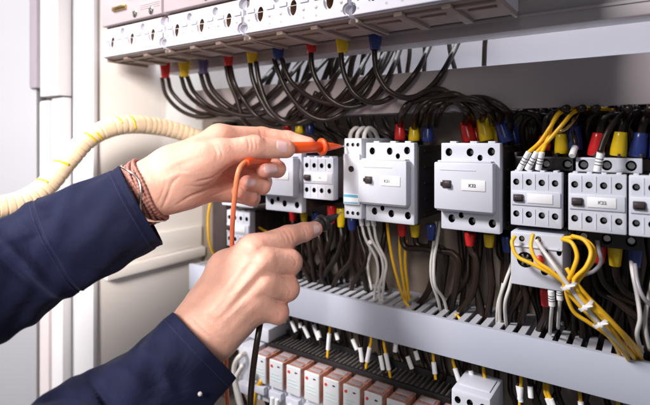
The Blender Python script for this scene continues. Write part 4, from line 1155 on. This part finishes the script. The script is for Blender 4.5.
foldsA = [(.115, 1.5, .7, .006, -.0030, .02), (.145, 1.9, .9, .008, -.0035, -.015), (.03, 1.3, .6, .009, .0012, .02), (.05, 2.3, .5, .006, .0014, -.02), (.175, 1.6, .7, .007, -.003, .02), (.10, 1.2, .9, .007, .0045, .015), (.125, 2.0, .8, .010, .003, -.02), (.16, .9, 1.1, .010, .004, .02), (.19, 2.1, 1.0, .012, .0045, -.025), (.075, 2.6, .6, .007, .0022, .02), (.14, 2.9, .5, .009, .003, .0),
          (.055, .7, .5, .006, -.0018, .02), (.04, 5.6, .6, .008, .003, .0), (.09, 5.8, .5, .007, -.003, 0), (.12, 5.9,.6,.008,.003,0)]
sA = sleeve([(141,206,.452,.0405,.036), (122,216,.446,.0410,.037), (92,230,.438,.0425,.038), (45,253,.425,.0440,.040), (-10,281,.40,.0460,.042), (-90,322,.36,.050,.046), (-200,380,.30,.055,.05)], 3, foldsA, .075, seam=1.9)
foldsB = [(.115, 2.6, .8, .007, -.0028, .02), (.15, 1.2, .9, .010, -.0035, -.02), (.02, 1.0, .5, .006, -.0010, .01), (.085, 1.6, 1.2, .0045, -.0048, .006), (.100, 1.3, 1.3, .009, .0050, .010), (.05, 1.2, .7, .010, .0015, -.02), (.03, 2.2, .7, .008, .0014, .02), (.13, 1.8, 1.0, .010, .004, -.02), (.068, 2.4, .6, .007, .0018, .01)]
sB = sleeve([(204,345,.440,.0415,.036), (188,362,.432,.0425,.037), (166,384,.422,.0440,.039), (135,410,.405,.0470,.042), (95,440,.385,.051,.045), (30,500,.34,.055,.05), (-40,570,.30,.06,.055)], 8, foldsB, None)
# pale snap on the lower cuff
sd = H(200,394,.36); d_ = np.array([(200-325)/480, (140-394)/480, 1.])
bm = B(); ctr = c2w(d_*.3905); lathe(bm, ctr, (CAM-ctr), [(0,-.004),(.0017,-.004),(.0017,.0004),(.0012,.0008),(0,.0008)], 16)
o = obj('snap_button', bm, 'rail', sB, 'all')
# ---- bracelet on the upper wrist
def ring_on(f, c0, ax_, r_off, hw, name, m, par, lumps=0, n=96, wob=0, ph=0, tr=.0016):
    c0 = np.array(c0, dtype=np.float32); ax_ = ax_/np.linalg.norm(ax_)
    e1 = np.cross(ax_, [0, 0, 1.]); e1 /= np.linalg.norm(e1); e2 = np.cross(ax_, e1)
    th = np.arange(n)*2*math.pi/n; d = (np.cos(th)[:, None]*e1+np.sin(th)[:, None]*e2).astype(np.float32)
    cc_ = (c0 + ax_*(hw + wob*np.sin(th*3+ph))[:, None]).astype(np.float32)
    lo_ = np.zeros(n, dtype=np.float32); hi_ = lo_+.06
    for _ in range(20):
        mid = (lo_+hi_)/2; ins_ = f(cc_+d*mid[:, None]) < r_off
        lo_ = np.where(ins_, mid, lo_); hi_ = np.where(ins_, hi_, mid)
    pts = [c2w(v) for v in cc_+d*lo_[:, None]]
    pts.append(pts[0])
    bm = B()
    tube(bm, pts, tr, 8, 0, 0, (lambda t: tr*(1+.22*math.sin(t*2*math.pi*lumps))) if lumps else None)
    o = obj(name, bm, m, par, 'all'); return o, pts
wax = (H(165,181,.462)-H(128,199,.455)).astype(np.float64)
br = None
for k, (off, wob, ph, m) in enumerate([(-.0075,.0010,0,'leather'),(-.0045,.0014,1.5,'leather'),(-.0015,.0010,3,'leather'),(.0015,.0014,4,'leather'),(.0045,.0010,5.2,'leather'),(.0072,.0012,2.2,'leather')]):
    o, pts = ring_on(fA, H(144,195,.458), wax, .0016 + (.0006 if k % 2 else 0), off, 'bracelet' if br is None else 'braided_strap', m, person if br is None else br, 46, 184, wob, ph)
    if br is None: br = o; o.matrix_parent_inverse = Matrix.Translation(-Vector(person.location)); 
o, pts = ring_on(fA, H(144,195,.458), wax, .0038, .0005, 'silver_chain', 'silver', br, 0, 96, .0060, 2.0, .0011)
bm = B(); 
i = min(range(len(pts)), key=lambda q: (pts[q]-W(151,209,.44)).length)
tube(bm, pts[i-7:i+8] , .0021, 10, 3, 0, lambda t: .0012+.0014*math.sin(math.pi*t)); obj('silver_clasp', bm, 'silver', br, 'all')

# ================================================================== TEST PROBES
pr1 = thing('orange_probe', 'orange test probe held between thumb and finger, its tip on the narrow relay', 'test probe', W(293, 148, .478))
def pp(r, n, bm, m, sm='all'):
    o = obj(n, bm, m, r, sm); o.matrix_parent_inverse = Matrix.Translation(-Vector(r.location)); return o
tip = P(346, 146, -.0045); f0 = W(290,148,.5165)
ax = (tip-f0).normalized(); tl = (tip-f0).length; st = f0
bm = B(); lathe(bm, st, ax, [(0,-.016),(.0050,-.016),(.0058,-.012),(.0064,0),(.0062,tl*.30),(.0058,tl*.54),(0,tl*.54)], 24)
pp(pr1, 'handle', bm, 'orange')
bm = B(); lathe(bm, st+ax*tl*.52, ax, [(0,0),(.0085,0),(.0100,.0014),(.0098,.0034),(.0070,.0050),(.0058,.0070),(0,.0070)], 28); pp(pr1, 'finger_guard', bm, 'orange')
bm = B(); lathe(bm, st+ax*tl*.58, ax, [(0,0),(.0052,0),(.0046,tl*.10),(.0036,tl*.20),(.0020,tl*.30),(.0012,tl*.33),(0,tl*.33)], 20); pp(pr1, 'tip_shroud', bm, 'orange')
bm = B(); lathe(bm, st+ax*tl*.86, ax, [(0,0),(.0010,0),(.0010,tl*.10),(.0003,tl*.14),(0,tl*.14)], 12); pp(pr1, 'metal_tip', bm, 'metal')
e = st-ax*.014
pts = [e, W(268,158,.503), W(255,160,.488), W(244,163,.470), W(238,173,.460), W(235,195,.462), W(233,215,.470), W(232,238,.49), W(232,270,.515), W(230,320,.52), W(226,360,.50), W(227,400,.48), W(232,440,.46), W(240,500,.45)]
bm = B(); tube(bm, pts, .0024, 12, 8)
pp(pr1, 'lead', bm, 'orange_wire')
bm = B(); tube(bm, [W(268,158,.503), W(255,160,.488), W(246,162.5,.472)], .0042, 14, 8, 0, lambda t: .0050-.0016*t); pp(pr1, 'strain_relief', bm, 'orange')
pr2 = thing('black_probe', 'black test probe under the pointing finger, its spike on the narrow relay', 'test probe', W(305, 234, .53))
tip = P(342, 212.5, -.0045); f0 = W(306, 232, .522); ax = (tip-f0).normalized(); tl = (tip-f0).length
bm = B(); lathe(bm, f0, ax, [(0,-.05),(.005,-.05),(.0065,-.02),(.0075,.0),(.0078,tl*.35),(.0070,tl*.42),(0,tl*.42)], 24); pp(pr2, 'handle', bm, 'black')
bm = B(); lathe(bm, f0+ax*tl*.40, ax, [(0,0),(.0085,0),(.0102,.0014),(.0098,.0034),(.0060,.0050),(0,.0050)], 28); pp(pr2, 'finger_guard', bm, 'black')
bm = B(); lathe(bm, f0+ax*tl*.46, ax, [(0,0),(.0056,0),(.0048,tl*.2),(.0030,tl*.35),(.0020,tl*.40),(0,tl*.40)], 20); pp(pr2, 'tip_shroud', bm, 'black')
bm = B(); lathe(bm, f0+ax*tl*.84, ax, [(0,0),(.0011,0),(.0010,tl*.12),(.0003,tl*.16),(0,tl*.16)], 12); pp(pr2, 'metal_tip', bm, 'metal')
bm = B(); e = f0-ax*.049
tube(bm, [e+ax*.01, e, W(275,262,.54), W(268,285,.52), W(263,310,.49), W(259,330,.468), W(255,355,.462), W(252,380,.458), W(250,410,.452), W(249,450,.45), W(252,500,.45)], .0030, 12, 8)
pp(pr2, 'lead', bm, 'cable')
# ================================================================== CAMERA, LIGHT, WORLD
cam = bpy.data.cameras.new('camera'); co = bpy.data.objects.new('camera', cam); COL.objects.link(co)
co.location = CAM
co.rotation_euler = FW.to_track_quat('-Z', 'Y').to_euler()
cam.sensor_width = 36; cam.lens = 480/650*36; cam.shift_y = -(202.5-140)/650
cam.clip_start = .02; cam.clip_end = 50
cam.dof.use_dof = True; cam.dof.focus_distance = .49; cam.dof.aperture_fstop = 4.2
S.camera = co
S.render.resolution_x = 1024; S.render.resolution_y = 638
def area(name, loc, target, size, power, col=(1,1,1), sy=None):
    l = bpy.data.lights.new(name, 'AREA'); l.energy = power; l.size = size; l.color = col
    if sy: l.shape = 'RECTANGLE'; l.size_y = sy
    o = bpy.data.objects.new(name, l); o.location = loc; COL.objects.link(o)
    o.rotation_euler = (Vector(target)-Vector(loc)).to_track_quat('-Z', 'Y').to_euler()
    return o
area('key_light', (-1.49, -1.9, 1.75), (-.25, 0, -.1), .56, 122, (1, .97, .965))
area('added_gap_fill', (-.15, .062, .36), (-.15, .090, .08), .9, 2.7, (.90, .95, 1), .03)  # added lamp with no visible source, brightens the plate above the duct
l = area('added_wall_fill', (-.05, -1.1, .40), (-.76, -.08, -.08), .35, 3.0, (1, .925, .87)); l.data.spread = math.radians(52)  # added fill lamp near the camera, not a window; brightens side wall, hands
w = bpy.data.worlds.new('World'); S.world = w; w.use_nodes = True
w.node_tree.nodes['Background'].inputs[0].default_value = (.86, .90, 1, 1); w.node_tree.nodes['Background'].inputs[1].default_value = .16
S.view_settings.view_transform = 'Standard'; S.view_settings.look = 'None'; S.view_settings.gamma = 1
S.view_settings.exposure = 0
